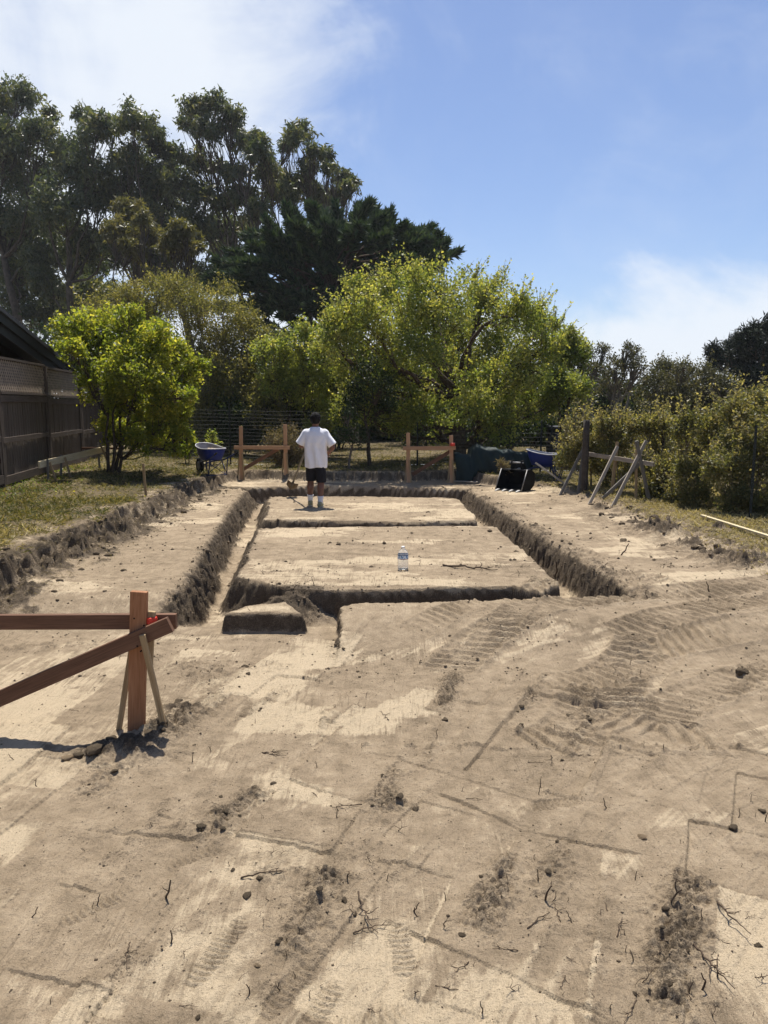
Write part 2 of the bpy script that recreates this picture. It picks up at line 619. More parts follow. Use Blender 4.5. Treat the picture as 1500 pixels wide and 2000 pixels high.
TRACKS = [  # digger tracks: centre line pixels, width, bar spacing, depth, bar slant
    ([(1560, 1168), (1380, 1185), (1200, 1200), (1050, 1218), (930, 1270), (860, 1320)], .42, .105, .026, .35),
    ([(1080, 1168), (1030, 1200), (980, 1250), (900, 1300)], .30, .10, .024, .3),
    ([(1560, 1240), (1400, 1255), (1260, 1275), (1180, 1330), (1120, 1420), (1040, 1460)], .44, .10, .024, -.3),
    ([(1250, 1240), (1230, 1290), (1200, 1400), (1090, 1450)], .34, .11, .022, .2),
    ([(1570, 1195), (1420, 1215), (1300, 1235), (1200, 1262)], .40, .10, .022, .25), ([(1570, 1300), (1440, 1330), (1330, 1370), (1240, 1440), (1200, 1480)], .40, .105, .018, .2),
    ([(1100, 1185), (1000, 1200), (880, 1225), (800, 1260)], .34, .10, .018, -.2), ([(1240, 1330), (1130, 1330), (1040, 1350)], .34, .105, .02, .1),
    ([(1160, 1390), (1280, 1440), (1420, 1440)], .36, .11, .020, .1), ([(1060, 1330), (1180, 1320), (1320, 1300)], .30, .10, .016, .3),
    ([(930, 975), (1050, 1050), (1180, 1110), (1300, 1150)], .36, .115, .020, .3), ([(1060, 970), (1180, 1030), (1330, 1080), (1440, 1130)], .36, .115, .020, -.3)]
BOOTS = [(410, 1870, .3), (440, 1840, .3), (785, 1850, -.1), (560, 1935, .5), (720, 1990, 1.2), (180, 1770, .8), (380, 1670, .9), (620, 1975, .4), (1085, 1570, 1.3)]
WIN = [(GP(p, 0), hw, st) for p, hw, st in WINDROWS]
STP = [(GP(p, 0), dp) for p, dp in STEPS]
TRK = [(GP(p, .0 if min(q[1] for q in p) > 1165 else .15), wd, sp, dp, sl) for p, wd, sp, dp, sl in TRACKS]
TONES = [  # smooth pale bucket passes (+) and dragged loose soil (-): pixels, strength
    ([(790, 1498), (850, 1502), (1040, 1568), (1110, 1592), (1120, 1640), (1020, 1615), (850, 1543), (770, 1562)], .55),
    ([(620, 1890), (745, 1792), (1000, 1907), (1215, 2007), (1200, 2060), (480, 2060)], .40), ([(800, 1377), (885, 1392), (868, 1412), (790, 1398)], .6),
    ([(850, 1555), (1020, 1625), (980, 1700), (780, 1690), (760, 1620)], .25), ([(1150, 1655), (1275, 1676), (1240, 1740), (1090, 1700)], .45),
    ([(555, 1520), (660, 1545), (640, 1580), (520, 1560)], .45), ([(110, 1715), (215, 1745), (190, 1790), (60, 1780)], .45), ([(350, 1270), (540, 1275), (640, 1290), (350, 1285)], .6),
    ([(620, 1260), (820, 1275), (825, 1300), (560, 1310)], .4), ([(500, 1370), (780, 1385), (720, 1440), (450, 1430)], .45), ([(1270, 1460), (1310, 1465), (1290, 1490), (1250, 1480)], .7),
    ([(0, 1890), (260, 1955), (200, 2050), (-60, 2050)], .35), ([(0, 1600), (100, 1590), (20, 1690), (-60, 1700)], .5), ([(880, 1400), (1060, 1430), (1030, 1560), (820, 1490)], .18),
    ([(1000, 1680), (1350, 1710), (1280, 1990), (1020, 1905), (890, 1850)], -.35), ([(1090, 1700), (1300, 1750), (1270, 1800), (1060, 1790)], -.3), ([(880, 1660), (1000, 1680), (940, 1800), (820, 1790)], -.4),
    ([(880, 1440), (1150, 1480), (1140, 1560), (1060, 1560), (1000, 1500)], -.35), ([(560, 1700), (700, 1680), (640, 1900), (500, 1880)], -.35), ([(150, 1500), (420, 1560), (320, 1640), (130, 1600)], -.3),
    ([(760, 1400), (870, 1410), (830, 1500), (740, 1480)], -.35), ([(30, 1720), (110, 1600), (300, 1620), (160, 1720)], -.35), ([(1200, 1640), (1500, 1600), (1500, 1800), (1390, 1850), (1330, 1720)], -.22)]
TNE = [(np.array(GP(p, 0)), st) for p, st in TONES]
_rg = np.random.default_rng(5)
PATCH = []                                    # overlapping scraped rectangles
for _ in range(95):
    px_, py_ = _rg.uniform(-3.4, 4.2), _rg.uniform(1.5, 6.6)
    th_ = .36 + .10 * px_ + _rg.normal(0, .05)
    PATCH.append((px_, py_, th_, _rg.uniform(.22, .36), _rg.uniform(.4, .95), _rg.normal(0, .008), _rg.normal(0, .004), _rg.uniform(0, 1), _rg.uniform(0, 1)))
BUMPS = [(*G(x, y, .25)[:2], r, h) for x, y, r, h in [(1270, 1032, .35, .16), (1240, 1020, .3, .1), (1170, 990, .2, .12), (1410, 1085, .35, .12), (1350, 1062, .3, .1),
         (1460, 1100, .4, .12), (1300, 1040, .3, .12), (1400, 1040, .15, .1), (1200, 1005, .25, .08)]] + \
        [(*G(x, y, 0)[:2], r, h) for x, y, r, h in [(270, 1465, .22, .06), (330, 1430, .2, .06), (190, 1475, .14, .05), (355, 1395, .16, .05)]]


def terrace_z(X, Y):
    return .45 + .13 * sstep(-3.4, -7.0, X) - .15 * sstep(1.8, 4.5, X) + .03 * fbm(X, Y, .5, 3, 91)


def soil(X, Y):
    """Height, pale crust and dark soil with some light and shade painted in, grass cover at world points."""
    X = np.asarray(X, float)
    Y = np.asarray(Y, float)
    near = sstep(7.4, 6.8, Y)
    n1 = fbm(X, Y, 1.1, 3, 1)
    n2 = fbm(X, Y, 5.0, 3, 2)
    n3 = fbm(X, Y, 17.0, 3, 3)
    n4 = fbm(X, Y, 45.0, 2, 4)
    z = .007 * n1 - .19 * sstep(6.95, 7.75, Y) + .004 * n2
    pale = np.clip(.18 + .45 * fbm(X, Y, 1.6, 4, 11), 0, 1)
    moist_shade = np.zeros(X.shape)
    wall = np.zeros(X.shape)

    n0 = fbm(X, Y, 2.6, 2, 7)

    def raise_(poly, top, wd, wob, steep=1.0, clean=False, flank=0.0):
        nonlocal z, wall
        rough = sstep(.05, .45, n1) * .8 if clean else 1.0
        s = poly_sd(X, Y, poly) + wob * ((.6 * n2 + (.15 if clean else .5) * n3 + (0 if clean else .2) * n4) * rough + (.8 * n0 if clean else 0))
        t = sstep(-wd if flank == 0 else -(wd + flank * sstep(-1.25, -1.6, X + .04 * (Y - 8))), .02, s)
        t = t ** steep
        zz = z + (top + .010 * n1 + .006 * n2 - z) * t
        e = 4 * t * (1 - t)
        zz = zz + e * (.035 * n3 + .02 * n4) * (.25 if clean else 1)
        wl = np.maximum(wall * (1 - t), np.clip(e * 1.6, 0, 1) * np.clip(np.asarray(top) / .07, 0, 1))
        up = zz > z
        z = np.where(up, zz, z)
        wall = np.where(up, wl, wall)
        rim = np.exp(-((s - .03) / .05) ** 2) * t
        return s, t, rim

    ramp_l = .2 * sstep(6.75, 7.6, Y)
    ramp_r = .2 * sstep(6.9, 8.0, Y)
    rim = 0
    s, t, r = raise_(P_LEFT, ramp_l, .30, .13, .8)
    rim = rim + r
    soft = np.clip(np.exp(-((s + .08) / .16) ** 2), 0, 1) * sstep(6.9, 7.6, Y)
    s, t, r = raise_(P_RIGHT, ramp_r, .24, .10, .8)
    rim = rim + r
    soft2 = np.clip(np.exp(-((s - .10) / .20) ** 2), 0, 1) * sstep(7.2, 7.8, Y)
    for poly, wd, wb in ((BLOCK3, .055, .08), (BLOCK2, .035, .045), (NEARB, .03, .03)):
        s, t, r = raise_(poly, .2 if poly is not NEARB else .185, wd, wb, 1.0, True, .0 if poly is NEARB else .22)
        rim = rim + r * .8
        # crumbled left flanks
        fl = sstep(-.30, -.16, s) * sstep(.06, -.02, s) * sstep(-1.25, -1.55, X + .04 * (Y - 8)) * (poly is not NEARB)
        z = z + fl * (.05 * n3 + .03 * n2)
        moist_shade = np.maximum(moist_shade, fl * (.85 + .5 * n2))
        if poly is NEARB:
            pale = np.clip(pale + .45 * sstep(.02, .08, s), 0, 1)  # sunlit top of the near block put into the pale tone
    s, t, r = raise_(PADR, .17 * sstep(5.9, 7.1, Y), .03, .04)
    s, t, r = raise_(LEDGE, .2, .06, .05, 1.0, True)
    # front face of the big block is broken down at its left end
    bx, by = G(565, 1177, .08)[:2]
    br = np.exp(-(((X - bx) / .46) ** 2 + ((Y - by) / .26) ** 2)) * sstep(7.16, 7.34, Y)
    z = np.maximum(z, .17 * br + .07 * br * n3 + .03 * br * n2 - .19 * (1 - br))
    moist_shade = np.maximum(moist_shade, np.clip(br * 1.5 * (.85 + .4 * n3), 0, 1))
    ex, ey = G(1062, 1156, .12)[:2]
    be = np.exp(-(((X - ex) / .16) ** 2 + ((Y - ey) / .14) ** 2))
    z = z + be * (.05 * n3 + .04 * n2)
    moist_shade = np.maximum(moist_shade, be * .9)
    wall = np.maximum(wall, 0)

    # scraped foreground
    k = (Y < 7.2)
    if k.any():
        x, y = X[k], Y[k]
        hz = np.zeros(x.shape)
        pp = np.zeros(x.shape)
        mm = np.zeros(x.shape)
        wob = .007 * fbm(x, y, 4, 2, 31)
        th = .36 + .10 * x
        ua = x * np.cos(th) - y * np.sin(th)
        va = x * np.sin(th) + y * np.cos(th)
        streak = .6 * (vnoise(ua * 34, va * 1.3, 41) * 2 - 1) + .6 * (vnoise(ua * 80, va * 2.6, 42) * 2 - 1)
        band = vnoise(ua * 7, va * .8, 43) * 2 - 1
        hz += .0055 * streak + .003 * band
        pp += .30 * streak + .30 * band
        for (cx, cy, t0, hw, hl, off, tilt, pl, ridge) in PATCH:
            q = (np.abs(x - cx) < 1.1) & (np.abs(y - cy) < 1.1)
            if not q.any():
                continue
            dx, dy = x[q] - cx, y[q] - cy
            a = dx * math.cos(t0) - dy * math.sin(t0) + wob[q]
            b = dx * math.sin(t0) + dy * math.cos(t0) + wob[q]
            ins = (np.abs(a) < hw) & (np.abs(b) < hl)
            hq, pq, mq = hz[q], pp[q], mm[q]
            hq[ins] = hq[ins] * .35 + off + tilt * b[ins] / hl + .0035 * streak[q][ins]
            pq[ins] = pq[ins] * .4 + (pl - .5) * .95
            lip = np.exp(-((b - hl) / .010) ** 2) * (np.abs(a) < hw) * .5
            hq -= .010 * lip * (ridge > .45)
            mq = np.maximum(mq, lip * .4 * (ridge > .6))
            if ridge > .62:
                rd = np.exp(-((a - hw) / .035) ** 2) * (np.abs(b) < hl)
                hq += rd * (.006 + .010 * np.abs(n3[k][q]))
                mq = np.maximum(mq, rd * (.25 + .45 * n2[k][q]))
            hz[q], pp[q], mm[q] = hq, pq, mq
        for pts, dp in STP:
            P = np.array(pts)
            q = (x > P[:, 0].min() - .5) & (x < P[:, 0].max() + .5) & (y > P[:, 1].min() - .5) & (y < P[:, 1].max() + .5)
            if not q.any():
                continue
            jx = .005 * n2[k][q] + .004 * n3[k][q]
            d, s, sg, ln = line_d(x[q] + jx, y[q] + jx, pts)
            fade = sstep(0, .06, s) * sstep(ln, ln - .12, s)
            hz[q] += fade * (sg * dp * (.05 + .5 * vnoise(s * 5 + dp * 1000, s * 0 + .5, 77)) * np.exp(-d / .12))
            mm[q] = np.maximum(mm[q], fade * .40 * np.exp(-((d + .004 * sg) / .008) ** 2) * sstep(-.5, .1, n2[k][q] + n1[k][q]))  # shaded face of the step painted as a thin dark line
            pp[q] += .30 * fade * np.exp(-d / .09) * (sg < 0)
        for pts, hw, st in WIN:
            P = np.array(pts)
            q = (x > P[:, 0].min() - .6) & (x < P[:, 0].max() + .6) & (y > P[:, 1].min() - .6) & (y < P[:, 1].max() + .6)
            if not q.any():
                continue
            d, s, sg, ln = line_d(x[q], y[q], pts)
            d = d + hw * .9 * n2[k][q] + hw * .5 * n3[k][q]
            e = np.exp(-np.clip(d, 0, 9) ** 2 / hw ** 2) * sstep(-.02, .1, s) * sstep(ln + .02, ln - .15, s)
            e = np.clip(e, 0, 1)
            hz[q] += e * st * (.012 + .034 * np.abs(n3[k][q]) + .034 * n4[k][q])
            mm[q] = np.maximum(mm[q], np.clip(e * st * (1.0 + .5 * n3[k][q]), 0, 1) * .66)
        # patches of loose grey-brown soil dragged along the bucket passes
        l1 = fbm(ua * 1.7, va * .75, 1.0, 4, 45)
        l2 = fbm(ua * 4.2 + .3 * n2[k], va * 1.3, 1.0, 4, 46)
        lo = sstep(.02, .42, l1 * .6 + l2 * .75)
        mm = np.maximum(mm, lo * (.30 + .35 * n3[k] + .2 * streak))
        hz += lo * (.004 + .006 * np.abs(n3[k]))
        pp -= .25 * lo
        for tp, st in TNE:
            q = (x > tp[:, 0].min() - .2) & (x < tp[:, 0].max() + .2) & (y > tp[:, 1].min() - .2) & (y < tp[:, 1].max() + .2)
            if q.any():
                if st > 0:
                    e = sstep(-.02, .05, poly_sd(x[q], y[q], tp) + .03 * n2[k][q] + .02 * n3[k][q])
                    pp[q] += e * st * (.75 + .5 * streak[q])
                    mm[q] *= 1 - .75 * e
                else:
                    e = sstep(-.12, .16, poly_sd(x[q], y[q], tp) + .10 * n2[k][q] + .06 * streak[q])
                    pp[q] -= e * .4
                    mm[q] = np.maximum(mm[q], -.8 * st * e * (1 + .6 * n3[k][q] + .5 * streak[q]).clip(0, 2))
                    hz[q] += e * .005 * np.abs(n3[k][q])
        cr_ = sstep(.05, .30, fbm(ua * 2.1 + 9, va * .9, 1.0, 4, 47)) * (1 - lo)
        pp += cr_ * (.40 + .30 * streak)
        for bxp, byp, an in BOOTS:
            cx, cy = G(bxp, byp, 0)[:2]
            q = (np.abs(x - cx) < .3) & (np.abs(y - cy) < .3)
            if not q.any():
                continue
            dx, dy = x[q] - cx, y[q] - cy
            a = dx * math.cos(an) - dy * math.sin(an)
            b = dx * math.sin(an) + dy * math.cos(an)
            e = sstep(1.15, .85, np.hypot(a / (.052 - .012 * np.cos(b * 22)), b / .15))
            bar = np.sin(b * 2 * math.pi / .030 + 3.2 * np.cos(a * 30) + 2.0 * n2[k][q])
            hz[q] = hz[q] * (1 - .6 * e) + e * (-.006 + .0065 * bar)
        f_ = sstep(7.2, 6.4, y)
        zk, pk, mk = z[k], pale[k], moist_shade[k]
        lv = 1 - .0 * y
        zk += hz * f_ * lv
        pk = np.clip(pk + pp * f_, 0, 1)
        mk = np.maximum(mk, mm * f_)
        z[k], pale[k], moist_shade[k] = zk, pk, mk

    # block tops: sideways scrape marks
    far = sstep(7.2, 8.0, Y)
    st2 = vnoise(X * 1.1, Y * 9, 51) * 2 - 1
    st3 = vnoise(X * 3 + Y, Y * 22, 52) * 2 - 1
    pt = fbm(X * .8 + .2 * n2, Y * 1.9, 1.0, 4, 53)
    pale = np.clip(pale + far * (.55 * sstep(-.05, .25, pt) - .18 + .10 * st3 * sstep(-.2, .2, n1) + .10 * st2), 0, 1)
    moist_shade = np.maximum(moist_shade, far * .55 * sstep(.30, .62, fbm(X + 3, Y * 2.2, 1.7, 4, 54)))
    z = z + far * (.008 * sstep(-.04, .04, pt) + .004 * st3 + .010 * np.abs(n3) * sstep(.1, .5, n2)) * (1 - wall)

    # digger tracks: each later pass presses over the earlier ones
    zb = z.copy()
    for pts, wd, sp, dp, sl in TRK:
        P = np.array(pts)
        q = (X > P[:, 0].min() - wd) & (X < P[:, 0].max() + wd) & (Y > P[:, 1].min() - wd) & (Y < P[:, 1].max() + wd)
        if not q.any():
            continue
        d, s, sg, ln = line_d(X[q], Y[q], pts)
        a = d / (wd / 2)
        ins = sstep(1.08, .88, a) * sstep(0, .15, s) * sstep(ln, ln - .15, s)
        ph = (s + .014 * n2[q] + sl * sg * d) / sp
        fr = ph - np.floor(ph)
        bar = sstep(.18, .46, fr) * sstep(.74, .60, fr) * (.62 + .38 * sstep(-.35, .1, n2[q]))
        wear = np.clip(.75 + 1.1 * fbm(X[q], Y[q], 1.8, 3, 61), .12, 1.15)
        rut = np.exp(-((a - 1.05) / .14) ** 2) * sstep(0, .15, s) * sstep(ln, ln - .15, s)
        z[q] = z[q] * (1 - ins) + ins * (zb[q] + 1.35 * (-.40 * dp + dp * 1.25 * bar) * wear + .004 * n3[q]) + rut * dp * (.5 + .7 * np.abs(n3[q]))
        moist_shade[q] = np.maximum(moist_shade[q], (rut * .22 * (.5 + n3[q])).clip(0, 1))
        moist_shade[q] *= 1 - .7 * ins
        pale[q] = np.clip(pale[q] * (1 - .5 * ins) + ins * wear * .16 * bar - rut * .15, 0, 1)

    # crumbled edges, walls are fresh soil with their shade put into the colour
    moist_shade = np.maximum(moist_shade, np.clip(wall * (1.15 + .4 * n3), 0, 1))
    cr = np.maximum(soft, soft2)
    z = z + cr * (.022 * np.abs(n3) + .018 * n4 + .012 * n2)
    moist_shade = np.maximum(moist_shade, np.clip(cr * (.42 + .75 * n2 + .35 * n3), 0, 1))
    pale = np.clip(pale - cr * .3, 0, 1)

    # grass terraces round the dig
    sdo = -poly_sd(X, Y, SITE)
    lft = sstep(-2.6, -3.4, X) * sstep(18.2, 17.2, Y)
    rgt = sstep(2.4, 3.4, X)
    wd = .22 + .42 * lft + .55 * rgt
    s = sdo + (.10 + .16 * lft + .10 * rgt) * n2 + .05 * n3 + .16 * lft * n1
    t = sstep(0.0, 1.0, s / wd)
    zt = terrace_z(X, Y) + .012 * n3 + .02 * n2
    z = z + (zt - z) * t
    e = 4 * t * (1 - t)
    n5 = fbm(X, Y, 9.0, 2, 6)
    z = z + e * (.05 * n2 + .07 * n5 + .06 * n3 + .035 * n4) * (.5 + lft)
    foot = np.exp(-np.clip(-s, 0, 9) / .25) * (s < .1) * lft
    z = z + foot * (.02 + .03 * np.abs(n3))
    moist_shade = np.where(s > 0, np.maximum(moist_shade * (1 - t), np.clip(e * 1.5 + .5 * (t < 1) * (t > .05), 0, 1) * (.72 + .4 * n3) * (1 - .45 * rgt)), moist_shade)
    moist_shade = np.maximum(moist_shade, np.clip(foot * (.75 + .6 * n2), 0, 1))
    gcov = sstep(.75, 1.35, s / wd + .30 * n2) * np.clip(.88 + .35 * n1, .4, 1)
    gcov = np.maximum(gcov, rgt * sstep(.35, .8, s / wd + .35 * n2))
    dry = sstep(.2, 1.0, rgt) * sstep(2.2, .8, s / wd) * .25
    grassy = np.clip(gcov - dry, 0, 1)
    for bx_, by_, r_, h_ in BUMPS:
        e2 = np.exp(-((X - bx_) ** 2 + (Y - by_) ** 2 * 1.6) / r_ ** 2)
        z = z + e2 * h_ * (.6 + .9 * n3 + .4 * n2)
        moist_shade = np.maximum(moist_shade, np.clip(1.25 * e2 * (.75 + .5 * n3), 0, 1) * .9)
        grassy = grassy * (1 - np.clip(1.4 * e2, 0, 1))
    z = z + .0035 * n4 + .004 * n3
    return z, np.clip(pale, 0, 1), np.clip(moist_shade, 0, 1), grassy


def hz(x, y):
    return float(soil(np.array([x]), np.array([y]))[0][0])


def axis_step(a, b, f):
    out = [a]
    while out[-1] < b:
        out.append(min(b, out[-1] + f(out[-1])))
    return np.array(out)


GSCALE = 1.0
gV, gF, gA = [], [], []


def add_patch(xs, ys, keep=None):
    base = sum(len(v) for v in gV)
    X, Y = np.meshgrid(xs, ys)
    z, p, m_, g_ = soil(X.ravel(), Y.ravel())
    nx, ny = len(xs), len(ys)
    V = np.stack([X.ravel(), Y.ravel(), z], 1)
    i = np.arange(nx * ny).reshape(ny, nx)
    Fq = np.stack([i[:-1, :-1].ravel(), i[:-1, 1:].ravel(), i[1:, 1:].ravel(), i[1:, :-1].ravel()], 1)
    if keep is not None:
        c = V[Fq].mean(1)
        Fq = Fq[keep(c)]
    A3 = np.stack([p, m_, g_], 1)
    if keep is None:                          # a short skirt so neighbouring patches never gape
        loop = np.concatenate([i[0, :-1], i[:-1, -1], i[-1, :0:-1], i[:0:-1, 0]])
        low = V[loop] - np.array((0, 0, .12))
        k = len(V) + np.arange(len(loop))
        nxt = np.roll(loop, -1)
        Fq = np.concatenate([Fq, np.stack([loop, k, np.roll(k, -1), nxt], 1)])
        V = np.concatenate([V, low])
        A3 = np.concatenate([A3, A3[loop]])
    gV.append(V)
    gF.append(Fq + base)
    gA.append(A3)


NX, AX, BX, Y0, YN, Y1, Y2 = 2.8, 4.3, 8.8, 1.5, 4.4, 8.3, 21.0
add_patch(np.arange(-NX, NX + .001, .0086 * GSCALE), axis_step(Y0, YN, lambda y: (.0040 + .0009 * y) * GSCALE))
add_patch(np.arange(-AX, AX + .001, .0128 * GSCALE), axis_step(YN - .02, Y1, lambda y: (.0066 + .0012 * y) * GSCALE))
add_patch(np.concatenate([np.arange(-BX, -4.7, .12), np.arange(-4.7, 5.0, .030 * GSCALE), np.arange(5.0, BX, .12), [BX]]), axis_step(Y1 - .03, Y2, lambda y: (.017 + .0026 * (y - 8)) * GSCALE))
_xs = np.concatenate([np.array([-160, -100, -60, -40, -25, -18]), np.arange(-14, -BX, .6), [-BX], np.arange(-8.4, -AX, .4), [-AX], np.arange(-4, -NX, .4), [-NX], np.arange(-2.5, NX, .5), [NX], np.arange(3.2, AX, .4), [AX], np.arange(4.7, BX, .4), [BX],
                      np.arange(9.4, 14.1, .6), np.array([18, 25, 40, 60, 100, 160])])
_ys = np.concatenate([np.array([-60, -30, -15, -8, -4, -2, 0]), [Y0], np.arange(2, YN, .4), [YN], np.arange(4.8, Y1, .4), [Y1], np.arange(8.8, Y2, .6), [Y2], np.arange(21.6, 40, .6), np.arange(42, 70, 4), np.array([80, 100, 150, 220])])
add_patch(_xs, _ys, lambda c: ~(((np.abs(c[:, 0]) < NX) & (c[:, 1] > Y0) & (c[:, 1] < YN)) | ((np.abs(c[:, 0]) < AX) & (c[:, 1] > YN) & (c[:, 1] < Y1)) | ((np.abs(c[:, 0]) < BX) & (c[:, 1] > Y1) & (c[:, 1] < Y2))))
gV = np.concatenate(gV)
gF = np.concatenate(gF)
gA = np.concatenate(gA)


def ground_part(name, faces, label):
    u, inv = np.unique(faces.ravel(), return_inverse=True)
    me = np_mesh(name, gV[u], inv.reshape(-1, 4), True, {'pale': gA[u, 0], 'moist_shade': gA[u, 1], 'grassy': gA[u, 2]})
    o = link(name, me, M['soil'])
    tag(o, label, None, None, 'structure')
    return o


_gf = gA[gF, 2].mean(1) > .45
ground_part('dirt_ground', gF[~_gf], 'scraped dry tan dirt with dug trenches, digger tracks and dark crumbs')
ground_part('lawn', gF[_gf], 'uncut weedy lawn around the dug site')
# ------------------------------------------------------------------ plants


def tubes_np(paths, sides=4):
    """Many tapered tubes as arrays; a path is (points (k,3), radii (k,))."""
    Vs, Fs, b = [], [], 0
    for P, R in paths:
        P = np.asarray(P, float)
        k = len(P)
        T = np.gradient(P, axis=0)
        T /= np.linalg.norm(T, axis=1, keepdims=True) + 1e-9
        ref = np.array((0, 0, 1.0)) if abs(T[:, 2].mean()) < .8 else np.array((1.0, 0, 0))
        A = np.cross(T, ref)
        A /= np.linalg.norm(A, axis=1, keepdims=True) + 1e-9
        B = np.cross(T, A)
        th = np.arange(sides) * 2 * math.pi / sides
        ring = P[:, None] + (A[:, None] * np.cos(th)[None, :, None] + B[:, None] * np.sin(th)[None, :, None]) * np.asarray(R)[:, None, None]
        Vs.append(ring.reshape(-1, 3))
        i = np.arange(k * sides).reshape(k, sides)
        j = np.roll(i, -1, 1)
        Fs.append(np.stack([i[:-1].ravel(), j[:-1].ravel(), j[1:].ravel(), i[1:].ravel()], 1) + b)
        b += k * sides
    return np.concatenate(Vs), np.concatenate(Fs)


def bend_path(p0, p1, rng, k=6, amp=.08, sag=0.0):
    p0, p1 = np.asarray(p0, float), np.asarray(p1, float)
    t = np.linspace(0, 1, k)[:, None]
    ln = np.linalg.norm(p1 - p0)
    o = rng.normal(0, amp * ln, (1, 3)) * np.sin(t * math.pi) + rng.normal(0, amp * .35 * ln, (k, 3)) * np.sin(t * math.pi)
    o[:, 2] += (sag * ln * np.sin(t * math.pi))[:, 0]
    return p0 + (p1 - p0) * t + o


def leaf_mesh(name, P, Ln, Wd, rng, tint, droop=0.0, axis=None, flat=0.0, tri=False):
    n = len(P)
    a = rng.normal(size=(n, 3))
    if axis is not None:
        a = a * .75 + axis
    a[:, 2] -= droop
    a /= np.linalg.norm(a, axis=1, keepdims=True) + 1e-9
    r = rng.normal(size=(n, 3))
    if flat:
        r = r * (1 - flat)
        r[:, 2] += flat * 2
        b = np.cross(a, r)
    else:
        b = np.cross(a, r)
    b /= np.linalg.norm(b, axis=1, keepdims=True) + 1e-9
    nn = np.cross(a, b)
    Lh, Wh = Ln[:, None], Wd[:, None]
    m = P + a * Lh * .45
    if tri:                                   # far leaves: one triangle each
        V = np.stack([P + b * Wh * .42, P + a * Lh, P - b * Wh * .42 + a * Lh * .1], 1).reshape(-1, 3)
        return np_mesh(name, V, np.arange(n * 3).reshape(n, 3), False, None, {'tint': tint})
    V = np.stack([P, m + b * Wh * .5 + nn * Wh * .12, P + a * Lh - nn * Lh * .08, m - b * Wh * .5 + nn * Wh * .12], 1).reshape(-1, 3)
    Fq = np.arange(n * 4).reshape(n, 4)
    return np_mesh(name, V, Fq, False, None, {'tint': tint})


def clump_world(c, Y, rng, depth):
    px, py, r = c[:3]
    sq = c[3] if len(c) > 3 else 1.0
    R = r / F_PX * Y
    dy = c[4] if len(c) > 4 else rng.uniform(-1, 1) * depth
    p = PY(px, py, Y + dy)
    return p, np.array((R, R, R * sq))


